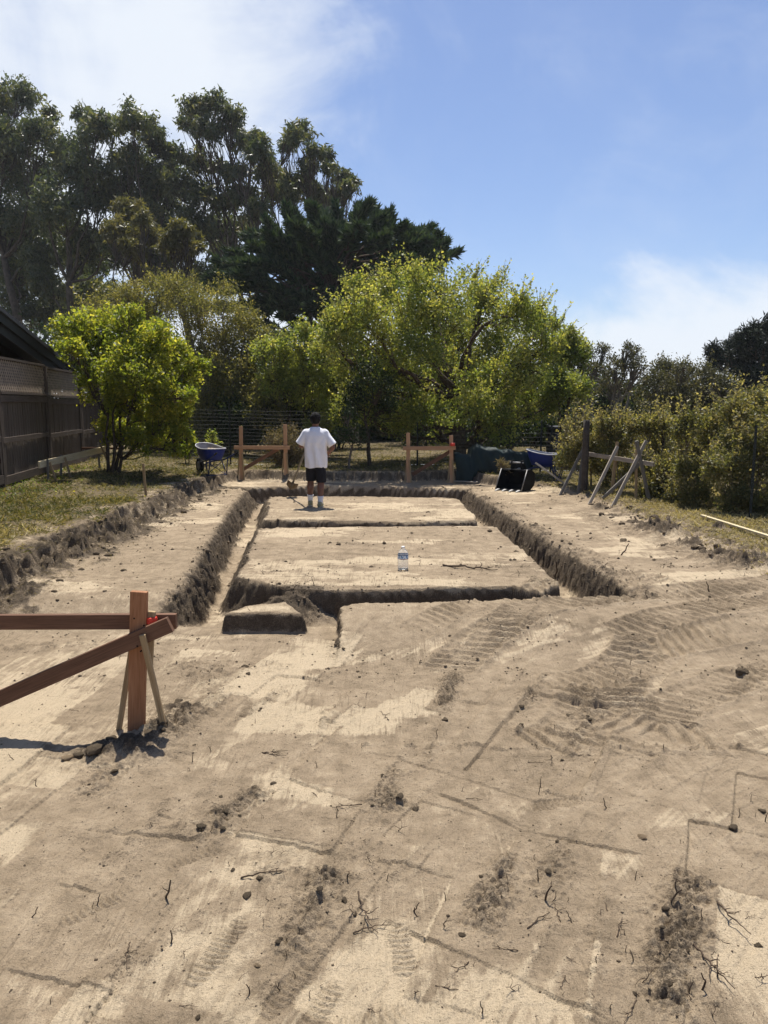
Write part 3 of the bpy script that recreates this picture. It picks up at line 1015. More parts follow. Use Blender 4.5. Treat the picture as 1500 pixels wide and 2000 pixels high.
def make_plant(name, label, cat, base, Y, clumps, leaf_n, leaf_l, leaf_w, lm, bm, seed, trunk_r=.12, group=None, depth=1.0, K=14, spread=.20,
               droop=0.0, shoots=0, shoot_len=.6, flat=0.0, stems=1, split=.35, lean=(0, 0), zfill=(-.75, 1.0), tint=(0.0, 1.0), twig_r=.008, shell=.55, twigs=True, axis_out=0.0, low=0.0, trunk_amp=.03, leafless=0, shrink=1.0):
    """A tree or bush: trunk, limbs out to each clump, twigs, and leaves round the twig ends."""
    rng = np.random.default_rng(seed)
    root = thing(name, base, label, cat, group)
    base = np.asarray(base, float)
    W = [clump_world(c, Y, rng, depth) for c in clumps]
    if shrink != 1.0:
        W = [(p + np.array((0, 0, R[2] * (shrink - 1) * .8)), R * shrink) for p, R in W]
    cen = np.mean([w_[0] for w_ in W], 0)
    top = max(w_[0][2] for w_ in W)
    paths = []
    tops = []
    for s_ in range(stems):
        off = np.zeros(3)
        if stems > 1:
            an = 2 * math.pi * s_ / stems + rng.uniform(-.4, .4)
            off = np.array((math.cos(an), math.sin(an) * .6, 0)) * trunk_r * 2.2
        b0 = base + off + np.array((0, 0, -.12))
        h = (top - base[2]) * split * rng.uniform(.85, 1.15)
        t0 = base + np.array((lean[0], lean[1], 0)) + off * (3 if stems > 1 else 1) + np.array((0, 0, h))
        if stems > 1:
            t0[:2] += (cen[:2] - t0[:2]) * .3
        P = bend_path(b0, t0, rng, 7, trunk_amp)
        R = np.linspace(trunk_r * 1.25, trunk_r * .72, 7)
        R[0] *= 1.25
        paths.append((P, R / (1 if stems == 1 else math.sqrt(stems) * .75)))
        tops.append(P)
    sub, subr, subdir = [], [], []
    wts = []
    for p, R in W:
        tp = tops[int(np.argmin([abs(q[-1][0] - p[0]) for q in tops]))]
        k0 = min(6, max(2, int(6 * min(1, (p[2] - R[2] - base[2]) / max(.1, tp[-1][2] - base[2])))))
        st = tp[k0]
        lp = bend_path(st, p, rng, 7, .07, -.04)
        rr = max(.012, trunk_r * .42 * min(1.0, R[0] / (np.mean([q[1][0] for q in W]) + 1e-6)))
        paths.append((lp, np.linspace(rr, rr * .3, 7)))
        d = rng.normal(size=(K, 3))
        d /= np.linalg.norm(d, axis=1, keepdims=True)
        lowm = d[:, 2] < zfill[0]
        d[lowm, 2] *= -.6
        rad = rng.uniform(shell, 1.0, (K, 1))
        q = p + d * R * rad
        q[:, 2] = np.maximum(q[:, 2], base[2] + .12 + low)
        for i in range(K):
            sub.append(q[i])
            subr.append(R * spread)
            subdir.append(d[i])
            wts.append(R[0] ** 2)
            if twigs:
                paths.append((bend_path(lp[rng.integers(4, 7)], q[i], rng, 4, .08), np.linspace(twig_r * 1.8, twig_r * .5, 4)))
    sub, subr, subdir, wts = map(np.array, (sub, subr, subdir, wts))
    live = np.arange(len(sub))
    if leafless:
        live = live[rng.random(len(live)) > leafless]
    pr = wts[live] / wts[live].sum()
    ch = live[rng.choice(len(live), leaf_n, p=pr)]
    P = sub[ch] + rng.normal(size=(leaf_n, 3)) * subr[ch]
    ax = subdir[ch] * axis_out if axis_out else None
    tn = np.clip(rng.uniform(tint[0], tint[1], len(sub))[ch] * .5 + rng.uniform(tint[0], tint[1], leaf_n) * .5, 0, 1)
    if shoots:
        up = np.where((subdir[:, 2] > -.1))[0]
        ii = rng.choice(up, shoots, p=wts[up] / wts[up].sum())
        dirs = subdir[ii] * np.array((.8, .8, .5)) + np.array((0, 0, .75)) + rng.normal(0, .2, (shoots, 3))
        dirs /= np.linalg.norm(dirs, axis=1, keepdims=True)
        lens = shoot_len * rng.uniform(.4, 1.2, shoots)
        m = 15
        tt = rng.uniform(.05, 1, (shoots, m))
        e0 = sub[ii]
        sp = e0[:, None] + dirs[:, None] * (tt * lens[:, None])[..., None] + rng.normal(0, .018, (shoots, m, 3))
        P = np.concatenate([P, sp.reshape(-1, 3)])
        tn = np.concatenate([tn, np.clip(rng.uniform(.45, 1.0, shoots * m), 0, 1)])
        if ax is not None:
            ax = np.concatenate([ax, np.repeat(dirs, m, 0) * axis_out])
        for i in range(0, shoots):
            paths.append((np.linspace(e0[i], e0[i] + dirs[i] * lens[i], 3), np.array((twig_r, twig_r * .7, twig_r * .3))))
    n = len(P)
    P[:, 2] = np.maximum(P[:, 2], base[2] + .03 + low)
    sz = rng.uniform(.6, 1.25, n)
    lme = leaf_mesh('crown', P - base, leaf_l * sz, leaf_w * sz * rng.uniform(.8, 1.2, n), rng, tn, droop, ax, flat, Y > 33)
    link('crown', lme, lm, root)
    thick = [q for q in paths if len(q[0]) > 4]
    thin = [q for q in paths if len(q[0]) <= 4]
    V, Fq = tubes_np(thick, 6)
    if thin:
        V2, F2 = tubes_np(thin, 3)
        Fq = np.concatenate([Fq, F2 + len(V)])
        V = np.concatenate([V, V2])
    link('trunk', np_mesh('trunk', V - base, Fq, True), bm, root)
    return root


LEAF = {
    'euc': leafmat('gum_leaves', [(0, (.036, .055, .032)), (.5, (.078, .10, .055)), (.85, (.15, .155, .075)), (1, (.24, .20, .10))], .36, .45, .4, 1.5),
    'euc_gold': leafmat('golden_gum_leaves', [(0, (.06, .065, .024)), (.6, (.13, .125, .05)), (1, (.24, .20, .085))], .42, .45, .4, 1.3),
    'cypress': leafmat('cypress_sprays', [(0, (.022, .042, .024)), (.6, (.050, .085, .042)), (1, (.095, .13, .06))], .22, .7, .2, 1.0),
    'plum': leafmat('fruit_tree_leaves', [(0, (.065, .105, .026)), (.35, (.15, .19, .052)), (.75, (.27, .28, .08)), (1, (.42, .385, .13))], .48, .5, .35, 1.7),
    'lime': leafmat('bright_shrub_leaves', [(0, (.075, .115, .018)), (.45, (.16, .195, .032)), (.8, (.29, .285, .05)), (1, (.44, .40, .09))], .56, .45, .35, 1.9),
    'olive': leafmat('olive_scrub_leaves', [(0, (.07, .08, .03)), (.5, (.14, .14, .055)), (1, (.28, .24, .10))], .48, .5, .3, 1.7),
    'dull': leafmat('dull_scrub_leaves', [(0, (.045, .050, .026)), (.6, (.095, .095, .052)), (1, (.17, .15, .09))], .36, .5, .3, 1.2),
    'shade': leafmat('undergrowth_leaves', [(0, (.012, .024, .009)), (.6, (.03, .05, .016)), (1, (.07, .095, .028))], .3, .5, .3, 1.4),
    'bramble': leafmat('bramble_leaves', [(0, (.06, .078, .032)), (.45, (.14, .145, .062)), (.8, (.25, .22, .10)), (1, (.40, .34, .19))], .46, .5, .35, 1.5),
    'pine': leafmat('pine_needles', [(0, (.008, .014, .008)), (.7, (.016, .026, .013)), (1, (.03, .042, .02))], .06, .7, .2, 1.0),
    'dry': leafmat('dry_weeds', [(0, (.10, .08, .045)), (.5, (.18, .145, .085)), (1, (.30, .25, .16))], .3, .8, .2, 1.2),
    'grass': leafmat('grass_blades', [(0, (.05, .065, .018)), (.4, (.12, .115, .036)), (.75, (.24, .195, .085)), (1, (.42, .35, .19))], .35, .7, .25, 1.3),
    'yellow': leafmat('yellow_weed_leaves', [(0, (.55, .50, .05)), (1, (.75, .68, .12))], .35, .6, .3, 1.1),
}


def gz(px, Y):
    """Ground point straight below a pixel column at distance Y."""
    x = (px - 750) / F_PX * (Y * math.cos(PIT) + .25)
    return np.array((x, Y, hz(x, Y)))


# the tall gum trees behind, one by one
GUMS = [
    ('euc', 62, 30, [(0, 200, 42), (52, 195, 36), (20, 275, 55), (78, 262, 42), (98, 225, 22), (40, 350, 62), (-40, 300, 60), (90, 350, 42), (0, 440, 62), (60, 430, 50), (30, 530, 60), (95, 500, 46)],
     'tall dark gum tree at the far left edge, behind the lattice fence', .55),
    ('euc', 58, 150, [(165, 228, 24), (190, 258, 42), (128, 300, 40), (172, 335, 58), (118, 405, 55), (205, 395, 46), (155, 480, 60), (230, 470, 40), (100, 560, 50)],
     'broad dark gum tree second from the left, dense down to its foot', .5),
    ('euc', 60, 280, [(262, 238, 38), (228, 250, 26), (300, 270, 34), (255, 325, 46), (302, 362, 44), (235, 375, 40), (310, 290, 25), (280, 410, 40), (330, 340, 30)],
     'gum tree with a rounded top just left of the tallest one', .42),
    ('euc', 60, 470, [(384, 212, 30), (422, 208, 30), (452, 226, 26), (366, 242, 22), (468, 258, 18), (402, 258, 30), (440, 250, 22), (380, 318, 32), (428, 330, 22), (352, 365, 34), (400, 385, 34), (445, 400, 30), (380, 440, 42), (340, 300, 25)],
     'tallest slender gum tree whose high crown stands clear above the others', .42),
    ('euc', 57, 520, [(480, 285, 28), (462, 335, 26), (500, 268, 17), (508, 300, 30), (522, 336, 30), (480, 385, 32), (534, 374, 26), (505, 415, 30)],
     'narrow gum tree between the tallest one and the cypress', .30),
    ('euc', 60, 600, [(585, 262, 27), (562, 285, 20), (612, 300, 20), (604, 330, 24), (634, 306, 20), (642, 332, 20), (588, 362, 30), (560, 385, 28), (618, 380, 26), (575, 268, 20), (545, 350, 22)],
     'gum tree with several small umbrella crowns rising over the cypress', .32),
    ('euc', 63, 655, [(668, 350, 24), (684, 372, 18), (655, 378, 18), (640, 400, 20), (676, 345, 16), (690, 355, 12)],
     'smallest gum top, the rightmost against the blue sky', .24),
    ('euc', 66, 360, [(330, 400, 42), (310, 450, 46), (362, 480, 46), (320, 530, 44), (420, 460, 44), (450, 500, 40), (400, 540, 46), (280, 500, 44), (470, 440, 36)],
     'shadowy gum tree in the gap under the tallest crown', .4),
    ('euc', 66, 60, [(30, 590, 44), (110, 600, 40), (170, 570, 46), (60, 620, 40), (220, 590, 44), (0, 640, 40), (150, 625, 34)],
     'low dark gum growth among trunks above the house roof', .4),
    ('euc', 69, 140, [(20, 470, 52), (90, 440, 46), (150, 520, 52), (220, 500, 46), (290, 540, 42), (60, 550, 48), (350, 580, 42), (200, 600, 46), (120, 600, 46), (260, 600, 42), (-30, 540, 50), (300, 430, 36)],
     'shadowy gum tree farthest back, filling the gaps between the left trunks', .4),
    ('euc_gold', 50, 262, [(252, 418, 36), (228, 452, 30), (292, 462, 28), (258, 490, 30), (282, 430, 22), (238, 410, 20)],
     'smaller yellowish gum tree in front of the dark gums, left one', .22),
    ('euc_gold', 48, 372, [(356, 456, 27), (330, 474, 22), (376, 484, 22), (350, 492, 22), (384, 462, 14)],
     'smaller yellowish gum tree in front of the dark gums, right one beside the cypress', .18),
]
for i, (lm, Y, tx, cl, lab, tr) in enumerate(GUMS):
    b = gz(tx, Y)
    gold = lm == 'euc_gold'
    nl = int(sum(c[2] ** 2 for c in cl) * (1.15 if not gold else 1.7)) + 2500
    make_plant('gum_tree', lab, 'tree', b, Y, cl, nl, .38 if not gold else .31, .17 if not gold else .13, LEAF[lm], M['bark_pale'], 100 + i, tr * .62,
               'gum trees behind the lot', 2.6, 26, .185, droop=.9, split=.5, zfill=(-.5, 1), twig_r=.022, shell=.30, trunk_amp=.05, shrink=.95)


def make_cypress():
    """Flat-topped cypress: long limbs carrying level, plume-like sprays."""
    rng = np.random.default_rng(77)
    Y = 45
    b = gz(640, Y)
    root = thing('cypress_tree', b, 'wide dark cypress with layered flat sprays behind the pale green tree', 'tree', None)
    tips = [(765, 414, 60), (720, 404, 70), (842, 446, 70), (872, 476, 90), (858, 462, 50), (800, 452, 70), (700, 408, 80), (655, 404, 90), (610, 410, 90), (560, 412, 90), (520, 432, 90), (485, 462, 90), (450, 494, 90),
            (425, 520, 90), (830, 492, 90), (790, 480, 90), (760, 448, 90), (850, 494, 70), (690, 450, 90), (630, 450, 100), (570, 470, 100), (520, 500, 100), (470, 540, 100), (760, 520, 100), (700, 500, 100), (640, 510, 100),
            (590, 540, 100), (540, 570, 100), (500, 590, 90), (720, 560, 100), (660, 570, 100), (780, 530, 80), (610, 600, 100), (680, 620, 90), (550, 620, 90), (740, 600, 90), (800, 500, 70), (580, 430, 80), (640, 430, 80),
            (500, 480, 80), (430, 560, 80), (460, 600, 80), (410, 545, 60), (740, 430, 60), (816, 462, 50)]
    paths, P, A = [], [], []
    tb = b + np.array((0, 0, -.2))
    tt = PY(650, 520, Y)
    tr = bend_path(tb, tt, rng, 8, .02)
    paths.append((tr, np.linspace(.6, .3, 8)))
    for rep in range(3):
        for px, py, ln in tips:
            q = PY(px + rng.normal(0, 10) * rep, py + (rng.normal(0, 10) + 14) * rep, Y + rng.uniform(-1, 1) * (2.5 + 1.5 * rep))
            st = tr[rng.integers(4, 8)]
            lp = bend_path(st, q, rng, 9, .05, .06)
            paths.append((lp, np.linspace(.09, .015, 9)))
            d = lp[-1] - lp[-4]
            d[2] = max(.05, d[2])
            d /= np.linalg.norm(d)
            L_ = ln / F_PX * Y * .95
            for j in range(34):               # side sprays along the outer part of the limb
                t = rng.uniform(0, 1) ** .8
                o = lp[-1] - d * L_ * t
                sdv = np.cross(d, (0, 0, 1)) * rng.choice((-1, 1))
                dr = d * rng.uniform(.6, 1.0) + sdv * rng.uniform(.1, .9) + np.array((0, 0, rng.uniform(-.05, .22)))
                dr /= np.linalg.norm(dr)
                sl = L_ * rng.uniform(.18, .40) * (.35 + .75 * t)
                paths.append((np.stack([o, o + dr * sl]), np.array((.02, .006))))
                k = 30
                u = rng.uniform(0, 1, k)
                wdt = (.26 * sl * (1 - u * .85))[:, None]
                side = np.cross(dr, (0, 0, 1))
                P.append(o + dr * sl * u[:, None] + side * rng.uniform(-1, 1, (k, 1)) * wdt + np.array((0, 0, 1)) * rng.normal(.02, .05, (k, 1)))
                A.append(np.repeat((dr + np.array((0, 0, .15)))[None] * 1.6, k, 0))
    P, A = np.concatenate(P), np.concatenate(A)
    n = len(P)
    sz = rng.uniform(.6, 1.3, n)
    link('crown', leaf_mesh('crown', P - b, .50 * sz, .21 * sz, rng, rng.uniform(0, 1, n) ** 1.3, 0, A, 0.0, True), LEAF['cypress'], root)
    V, Fq = tubes_np(paths, 4)
    link('trunk', np_mesh('trunk', V - b, Fq, True), M['bark'], root)


make_cypress()

# the middle distance
make_plant('fruit_tree', 'large spreading pale green tree in the middle, with bright upright shoots', 'tree', gz(895, 22.5), 22.5,
           [(860, 575, 62), (775, 585, 52), (940, 598, 58), (715, 632, 52), (1010, 618, 50), (1052, 640, 40), (655, 665, 44), (800, 655, 72), (900, 665, 80), (990, 690, 62), (690, 720, 52), (780, 740, 62), (880, 750, 70), (965, 752, 56),
            (1045, 725, 46), (640, 718, 36), (1080, 700, 36), (690, 800, 36), (660, 770, 34), (770, 820, 40), (870, 840, 36), (980, 830, 40), (1060, 800, 40), (700, 560, 26), (660, 620, 30), (1075, 640, 24), (725, 785, 42), (1020, 785, 40), (850, 610, 60), (1072, 675, 26), (620, 690, 26), (830, 800, 46), (930, 800, 44)],
           88000, .085, .050, LEAF['plum'], M['bark'], 11, .20, None, 2.9, 26, .19, shoots=1300, shoot_len=.7, split=.32, zfill=(-.8, 1), twig_r=.008, shell=.38, axis_out=.4)
make_plant('leafy_shrub', 'pale yellow-green shrubby growth between the olive bush and the big tree', 'shrub', gz(580, 24), 24,
           [(590, 668, 36), (560, 700, 42), (536, 690, 30), (600, 735, 46), (620, 680, 32), (560, 755, 44), (640, 760, 40), (530, 745, 34), (560, 800, 40), (610, 805, 40), (660, 810, 36), (515, 690, 26), (625, 840, 28)],
           26000, .088, .052, LEAF['plum'], M['bark'], 12, .06, None, 1.0, 20, .22, shoots=160, shoot_len=.45, stems=4, split=.25, axis_out=.4, tint=(.1, .9))
make_plant('leafy_shrub', 'yellow-green shrub to the right of the big tree, beside the bare branches', 'shrub', gz(1108, 23), 23,
           [(1110, 672, 30), (1092, 700, 36), (1122, 706, 34), (1084, 750, 36), (1118, 760, 32), (1130, 690, 20)],
           15000, .08, .048, LEAF['plum'], M['bark'], 13, .07, None, .8, 18, .22, shoots=90, shoot_len=.35, stems=3, split=.3, axis_out=.3, tint=(.0, .85))
make_plant('scrub_bush', 'big rounded olive-brown bush with twiggy top behind the bright green tree', 'bush', gz(430, 25), 25,
           [(435, 620, 58), (385, 600, 44), (478, 645, 46), (305, 588, 48), (235, 592, 42), (350, 575, 40), (440, 690, 60), (500, 705, 40), (470, 750, 50), (400, 680, 54), (270, 620, 44), (190, 610, 34), (510, 660, 30), (420, 760, 50), (480, 800, 44), (400, 800, 44), (520, 770, 36), (440, 830, 36), (300, 640, 40), (400, 850, 34), (470, 850, 34), (520, 830, 30), (430, 800, 50), (490, 770, 46), (385, 800, 40), (520, 800, 40)],
           62000, .076, .042, LEAF['olive'], M['twig_grey'], 14, .10, None, 1.5, 26, .21, shoots=380, shoot_len=.6, stems=5, split=.25, twig_r=.007, axis_out=.4)
make_plant('small_tree', 'bright lime-green small tree leaning out in front of the lattice fence', 'tree', gz(222, 17.2), 17.2,
           [(165, 648, 42), (232, 655, 48), (295, 668, 44), (140, 690, 26), (200, 705, 50), (270, 725, 56), (335, 720, 40), (325, 780, 42), (250, 785, 46), (372, 745, 22), (290, 828, 34), (185, 760, 34), (340, 690, 28), (130, 668, 22), (366, 775, 18), (215, 830, 26), (330, 830, 36), (270, 860, 30), (385, 720, 24), (120, 640, 20), (255, 615, 22), (180, 625, 22), (355, 810, 22), (310, 870, 24), (290, 845, 30), (250, 845, 28), (355, 850, 20), (225, 860, 20), (340, 880, 16)],
           46000, .082, .043, LEAF['lime'], M['bark'], 15, .05, None, 1.0, 20, .20, shoots=150, shoot_len=.35, stems=4, split=.42, droop=.25, axis_out=.3, low=.35)
make_plant('bare_tree', 'half bare grey tree with open branches to the right of the pale green trees', 'tree', gz(1160, 27), 27,
           [(1178, 690, 26), (1238, 690, 24), (1206, 716, 32), (1160, 730, 32), (1150, 690, 18), (1250, 715, 22), (1190, 755, 34), (1140, 770, 34), (1225, 680, 18), (1215, 760, 28)],
           5200, .085, .045, LEAF['dull'], M['twig_pale'], 16, .13, None, 1.2, 34, .14, stems=3, split=.3, twig_r=.012, leafless=.35, shell=.4, low=.3)
make_plant('scrub_bush', 'dull grey-green bush with fine twigs between the bare tree and the dark pine', 'bush', gz(1330, 29), 29,
           [(1312, 738, 38), (1278, 755, 36), (1360, 745, 38), (1395, 765, 38), (1330, 780, 44), (1285, 800, 40), (1420, 785, 36), (1375, 800, 40), (1298, 722, 22), (1335, 722, 20)],
           22000, .095, .05, LEAF['dull'], M['twig_grey'], 17, .10, None, 1.4, 26, .2, shoots=120, shoot_len=.5, stems=5, split=.25, twig_r=.011)
make_plant('pine_tree', 'dark pine with dense rounded clumps at the right edge', 'tree', gz(1490, 42), 42,
           [(1410, 695, 26), (1440, 690, 30), (1470, 668, 32), (1505, 660, 36), (1540, 670, 40), (1400, 712, 16), (1450, 720, 34), (1490, 715, 44), (1540, 720, 50), (1470, 750, 38), (1520, 770, 44)],
           24000, .29, .10, LEAF['pine'], M['bark'], 18, .3, None, 2.0, 22, .17, split=.55, twig_r=.02, shell=.6, axis_out=.6)
# dark undergrowth behind the wire fence
UNDER = [(27.5, 420, [(400, 790, 46), (440, 800, 46), (380, 830, 40), (450, 840, 36)], 'dark bush behind the wire fence, left of the first braced frame'),
         (24.0, 450, [(420, 830, 30), (460, 815, 34), (440, 860, 26), (480, 850, 30)], 'shaded bush low behind the wire fence between wheelbarrow and left frame'),
         (24.5, 590, [(540, 820, 34), (600, 815, 36), (650, 825, 34), (570, 855, 26), (620, 860, 26)], 'shaded bush low behind the wire fence beside the standing person'),
         (28.0, 520, [(500, 800, 48), (560, 805, 46), (520, 845, 36), (480, 830, 36)], 'dark bush behind the left braced frame'),
         (28.5, 660, [(640, 800, 50), (690, 800, 46), (720, 820, 40), (650, 840, 34)], 'dark bush in the shade beyond the standing person'),
         (30.0, 800, [(780, 820, 46), (830, 815, 50), (880, 820, 46), (820, 850, 30)], 'dark bush in the shade under the big pale green tree'),
         (27.0, 985, [(950, 830, 42), (1000, 825, 46), (1040, 835, 42), (980, 860, 30), (1060, 850, 34)], 'dark bush above the green tarpaulin'),
         (26.0, 330, [(300, 810, 40), (345, 825, 40), (310, 850, 34), (360, 860, 26)], 'dark bush at the far end of the plank fence')]
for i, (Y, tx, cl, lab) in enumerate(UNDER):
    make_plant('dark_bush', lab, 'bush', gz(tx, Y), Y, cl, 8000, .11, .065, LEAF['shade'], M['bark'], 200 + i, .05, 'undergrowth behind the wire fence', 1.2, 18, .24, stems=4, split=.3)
BACK = [(34, 300, [(250, 720, 60), (300, 740, 66), (340, 790, 60), (260, 810, 60), (310, 850, 44)], 'dense dark shrubs far behind the lime-green tree'),
        (36, 440, [(400, 740, 64), (460, 750, 64), (420, 800, 60), (470, 830, 54), (390, 850, 40)], 'dense dark shrubs far behind the left upright frame'),
        (35, 600, [(550, 740, 64), (610, 750, 64), (570, 805, 60), (640, 820, 58), (600, 855, 36)], 'dense dark shrubs far behind the standing person'),
        (36, 740, [(700, 750, 66), (760, 750, 66), (720, 810, 60), (780, 820, 60), (740, 855, 36)], 'dense dark shrubs far behind the thin dark trunk'),
        (35, 900, [(850, 750, 70), (920, 760, 66), (870, 810, 62), (940, 820, 60), (890, 855, 36)], 'dense dark shrubs far behind the right upright frame'),
        (36, 1060, [(1010, 770, 60), (1070, 780, 60), (1030, 820, 58), (1100, 820, 56), (1050, 855, 36)], 'dense dark shrubs far behind the tarpaulin'),
        (38, 1220, [(1170, 790, 54), (1240, 800, 54), (1200, 830, 50), (1280, 830, 50)], 'dense dark shrubs far behind the leaning timbers'),
        (40, 1420, [(1360, 800, 54), (1430, 800, 54), (1480, 810, 54), (1400, 840, 50), (1320, 830, 44)], 'dense dark shrubs under the dark pine'),
        (40, 130, [(60, 700, 70), (130, 720, 70), (190, 760, 70), (90, 790, 70), (10, 740, 70), (170, 830, 50)], 'dense dark shrubs behind the dark house')]
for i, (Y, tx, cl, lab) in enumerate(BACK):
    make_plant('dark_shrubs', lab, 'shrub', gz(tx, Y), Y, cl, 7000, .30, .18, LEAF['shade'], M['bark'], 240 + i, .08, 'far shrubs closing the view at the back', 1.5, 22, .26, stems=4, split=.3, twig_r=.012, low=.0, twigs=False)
make_plant('young_tree', 'thin dark trunk with sparse leaves to the right of the standing person', 'tree', gz(722, 20.5), 20.5,
           [(705, 770, 34), (742, 760, 34), (722, 730, 36), (690, 800, 26), (750, 800, 24)], 5000, .075, .042, LEAF['shade'], M['bark'], 31, .055, None, .6, 18, .24, split=.62, lean=(-.12, 0))
make_plant('young_tree', 'low leaning sapling with pale twigs just right of the standing person', 'tree', gz(682, 19.8), 19.8,
           [(668, 850, 20), (690, 838, 22), (704, 860, 18), (675, 815, 22)], 1500, .06, .035, LEAF['shade'], M['twig_grey'], 32, .035, None, .4, 16, .24, split=.5, lean=(.12, 0))
make_plant('weedy_bush', 'grey-brown dry bush behind the right post of the left braced frame', 'bush', gz(560, 20.4), 20.4,
           [(548, 872, 26), (575, 878, 26), (560, 850, 20), (530, 885, 18), (585, 900, 20), (550, 900, 24)], 6000, .07, .022, LEAF['dry'], M['twig_grey'], 33, .03, None, .5, 22, .26, shoots=90, shoot_len=.35, stems=5, split=.2, tint=(0, .7))
make_plant('leafy_sprout', 'small upright green sprout behind the blue wheelbarrow', 'plant', gz(415, 20.5), 20.5,
           [(412, 850, 9), (418, 864, 11), (408, 876, 11), (420, 880, 10)], 700, .075, .045, LEAF['plum'], M['bark'], 34, .015, None, .2, 12, .3, stems=2)
make_plant('leafy_sprout', 'small green bush beside the foot of the lime-green tree', 'plant', gz(366, 20.5), 20.5,
           [(366, 850, 12), (372, 868, 14), (358, 880, 13)], 900, .08, .05, LEAF['lime'], M['bark'], 35, .015, None, .2, 12, .3, stems=2, tint=(0, .6))

# the overgrown right boundary, shrub by shrub
HEDGE = [(16.9, 1150, [(1120, 850, 22), (1150, 835, 22), (1120, 885, 24), (1160, 870, 26), (1100, 900, 20)], 'bramble bush behind the weathered round post', 'bramble'),
         (16.2, 1210, [(1185, 838, 26), (1222, 835, 26), (1200, 870, 34), (1175, 905, 28), (1225, 905, 30), (1200, 935, 26)], 'bramble bush behind the leaning grey timbers', 'bramble'),
         (15.2, 1290, [(1262, 832, 28), (1300, 830, 30), (1285, 870, 40), (1255, 915, 30), (1310, 915, 36), (1280, 950, 30)], 'leafy bramble bush right of the leaning grey timbers', 'bramble'),
         (14.2, 1370, [(1345, 830, 32), (1385, 825, 32), (1365, 870, 44), (1335, 920, 36), (1395, 915, 40), (1360, 960, 34), (1320, 970, 26)], 'broad bramble bush behind the pale lath on the grass', 'bramble'),
         (13.2, 1460, [(1430, 800, 34), (1475, 785, 38), (1450, 850, 50), (1500, 840, 50), (1420, 910, 44), (1480, 920, 50), (1440, 975, 38), (1500, 985, 40), (1540, 800, 44)], 'tallest bramble bush with yellowish top at the right edge', 'bramble'),
         (12.6, 1560, [(1540, 860, 60), (1560, 780, 50), (1580, 930, 60), (1530, 960, 44)], 'bramble bush cut off by the right edge of the view', 'bramble')]
for i, (Y, tx, cl, lab, lm) in enumerate(HEDGE):
    make_plant('bramble_bush', lab, 'bush', gz(tx, Y), Y, cl, 6000 + int(sum(c[2] ** 2 for c in cl) * 1.15), .054, .032, LEAF[lm], M['twig_grey'], 300 + i, .03, 'overgrown bushes along the right boundary', .8, 22, .26,
               shoots=190, shoot_len=.55, stems=6, shrink=.84, split=.3, twig_r=.005)


# grass, straw and weeds
def scatter(n, box, dens, rng):
    X = rng.uniform(box[0], box[1], n)
    Y = rng.uniform(box[2], box[3], n)
    z, p, m_, g_ = soil(X, Y)
    k = rng.random(n) < dens(X, Y, p, m_, g_)
    return X[k], Y[k], z[k]


def blades(name, label, sets, lm, seed, L0, L1, W_, tint, kind='stuff'):
    rng = np.random.default_rng(seed)
    Ps = []
    for n, box, dens in sets:
        X, Y, z = scatter(n, box, dens, rng)
        Ps.append(np.stack([X, Y, z - .004], 1))
    P = np.concatenate(Ps)
    n = len(P)
    a = rng.normal(size=(n, 3)) * np.array((1, 1, .5))
    a[:, 2] = np.abs(a[:, 2]) + .25
    a /= np.linalg.norm(a, axis=1, keepdims=True)
    ln = rng.uniform(L0, L1, n)[:, None]
    side = np.cross(a, rng.normal(size=(n, 3)))
    side /= np.linalg.norm(side, axis=1, keepdims=True) + 1e-9
    wv = side * W_ * rng.uniform(.6, 1.4, (n, 1))
    mid = P + a * ln * .55
    tip = P + a * ln + np.array((0, 0, -1)) * ln * rng.uniform(.05, .5, (n, 1))
    V = np.stack([P, mid + wv, tip, mid - wv], 1).reshape(-1, 3)
    i = np.arange(n)[:, None] * 4
    tn = np.clip(rng.uniform(tint[0], tint[1], n) + .35 * fbm(P[:, 0], P[:, 1], .8, 3, 71), 0, 1)
    o = link(name, np_mesh(name, V, i + np.array((0, 1, 2, 3))[None], False, None, {'tint': tn}), lm)
    tag(o, label, None, None, kind)
    return o


_gd = lambda X, Y, p, m_, g_: np.clip(g_ * 1.05 - .05, 0, 1) * (.12 + .88 * sstep(-.15, .25, fbm(X, Y, 3.2, 3, 15)))
blades('grass', 'short mixed green and dry grass over the raised left lawn', [(70000, (-8, -3.6, 6.5, 13), _gd), (26000, (-9, -3.6, 13, 19), _gd)], LEAF['grass'], 61, .05, .17, .0065, (.1, .95))
blades('grass', 'dry yellow grass below the trees along the back', [(30000, (-8.5, 6.0, 17.6, 24), lambda X, Y, p, m_, g_: g_ * .9), (12000, (-9, 8, 24, 32), lambda X, Y, p, m_, g_: g_)], LEAF['grass'], 62, .05, .16, .007, (.05, .9))
blades('straw', 'dry straw and grass strip below the right bushes', [(40000, (3.6, 7.4, 8, 17.5), lambda X, Y, p, m_, g_: np.clip(g_ * 1.2 + .2 * (X > 4.2), 0, 1))], LEAF['grass'], 63, .04, .13, .005, (.55, 1.35))
blades('straw', 'dead straw and roots hanging over the dug bank', [(15000, (-4.6, -3.3, 6.5, 17), lambda X, Y, p, m_, g_: np.clip(m_ * .6, 0, 1)), (3500, (-4, 4, 17.4, 19), lambda X, Y, p, m_, g_: m_ * .6)], LEAF['dry'], 64, .03, .12, .0022, (0, .8))
blades('weed_leaves', 'small broad yellow and green weed leaves dotted over the left lawn', [(420, (-8, -3.8, 7.5, 15), lambda X, Y, p, m_, g_: g_ * (fbm(X, Y, .9, 2, 8) > .0) * .9)], LEAF['yellow'], 65, .025, .06, .016, (0, 1))
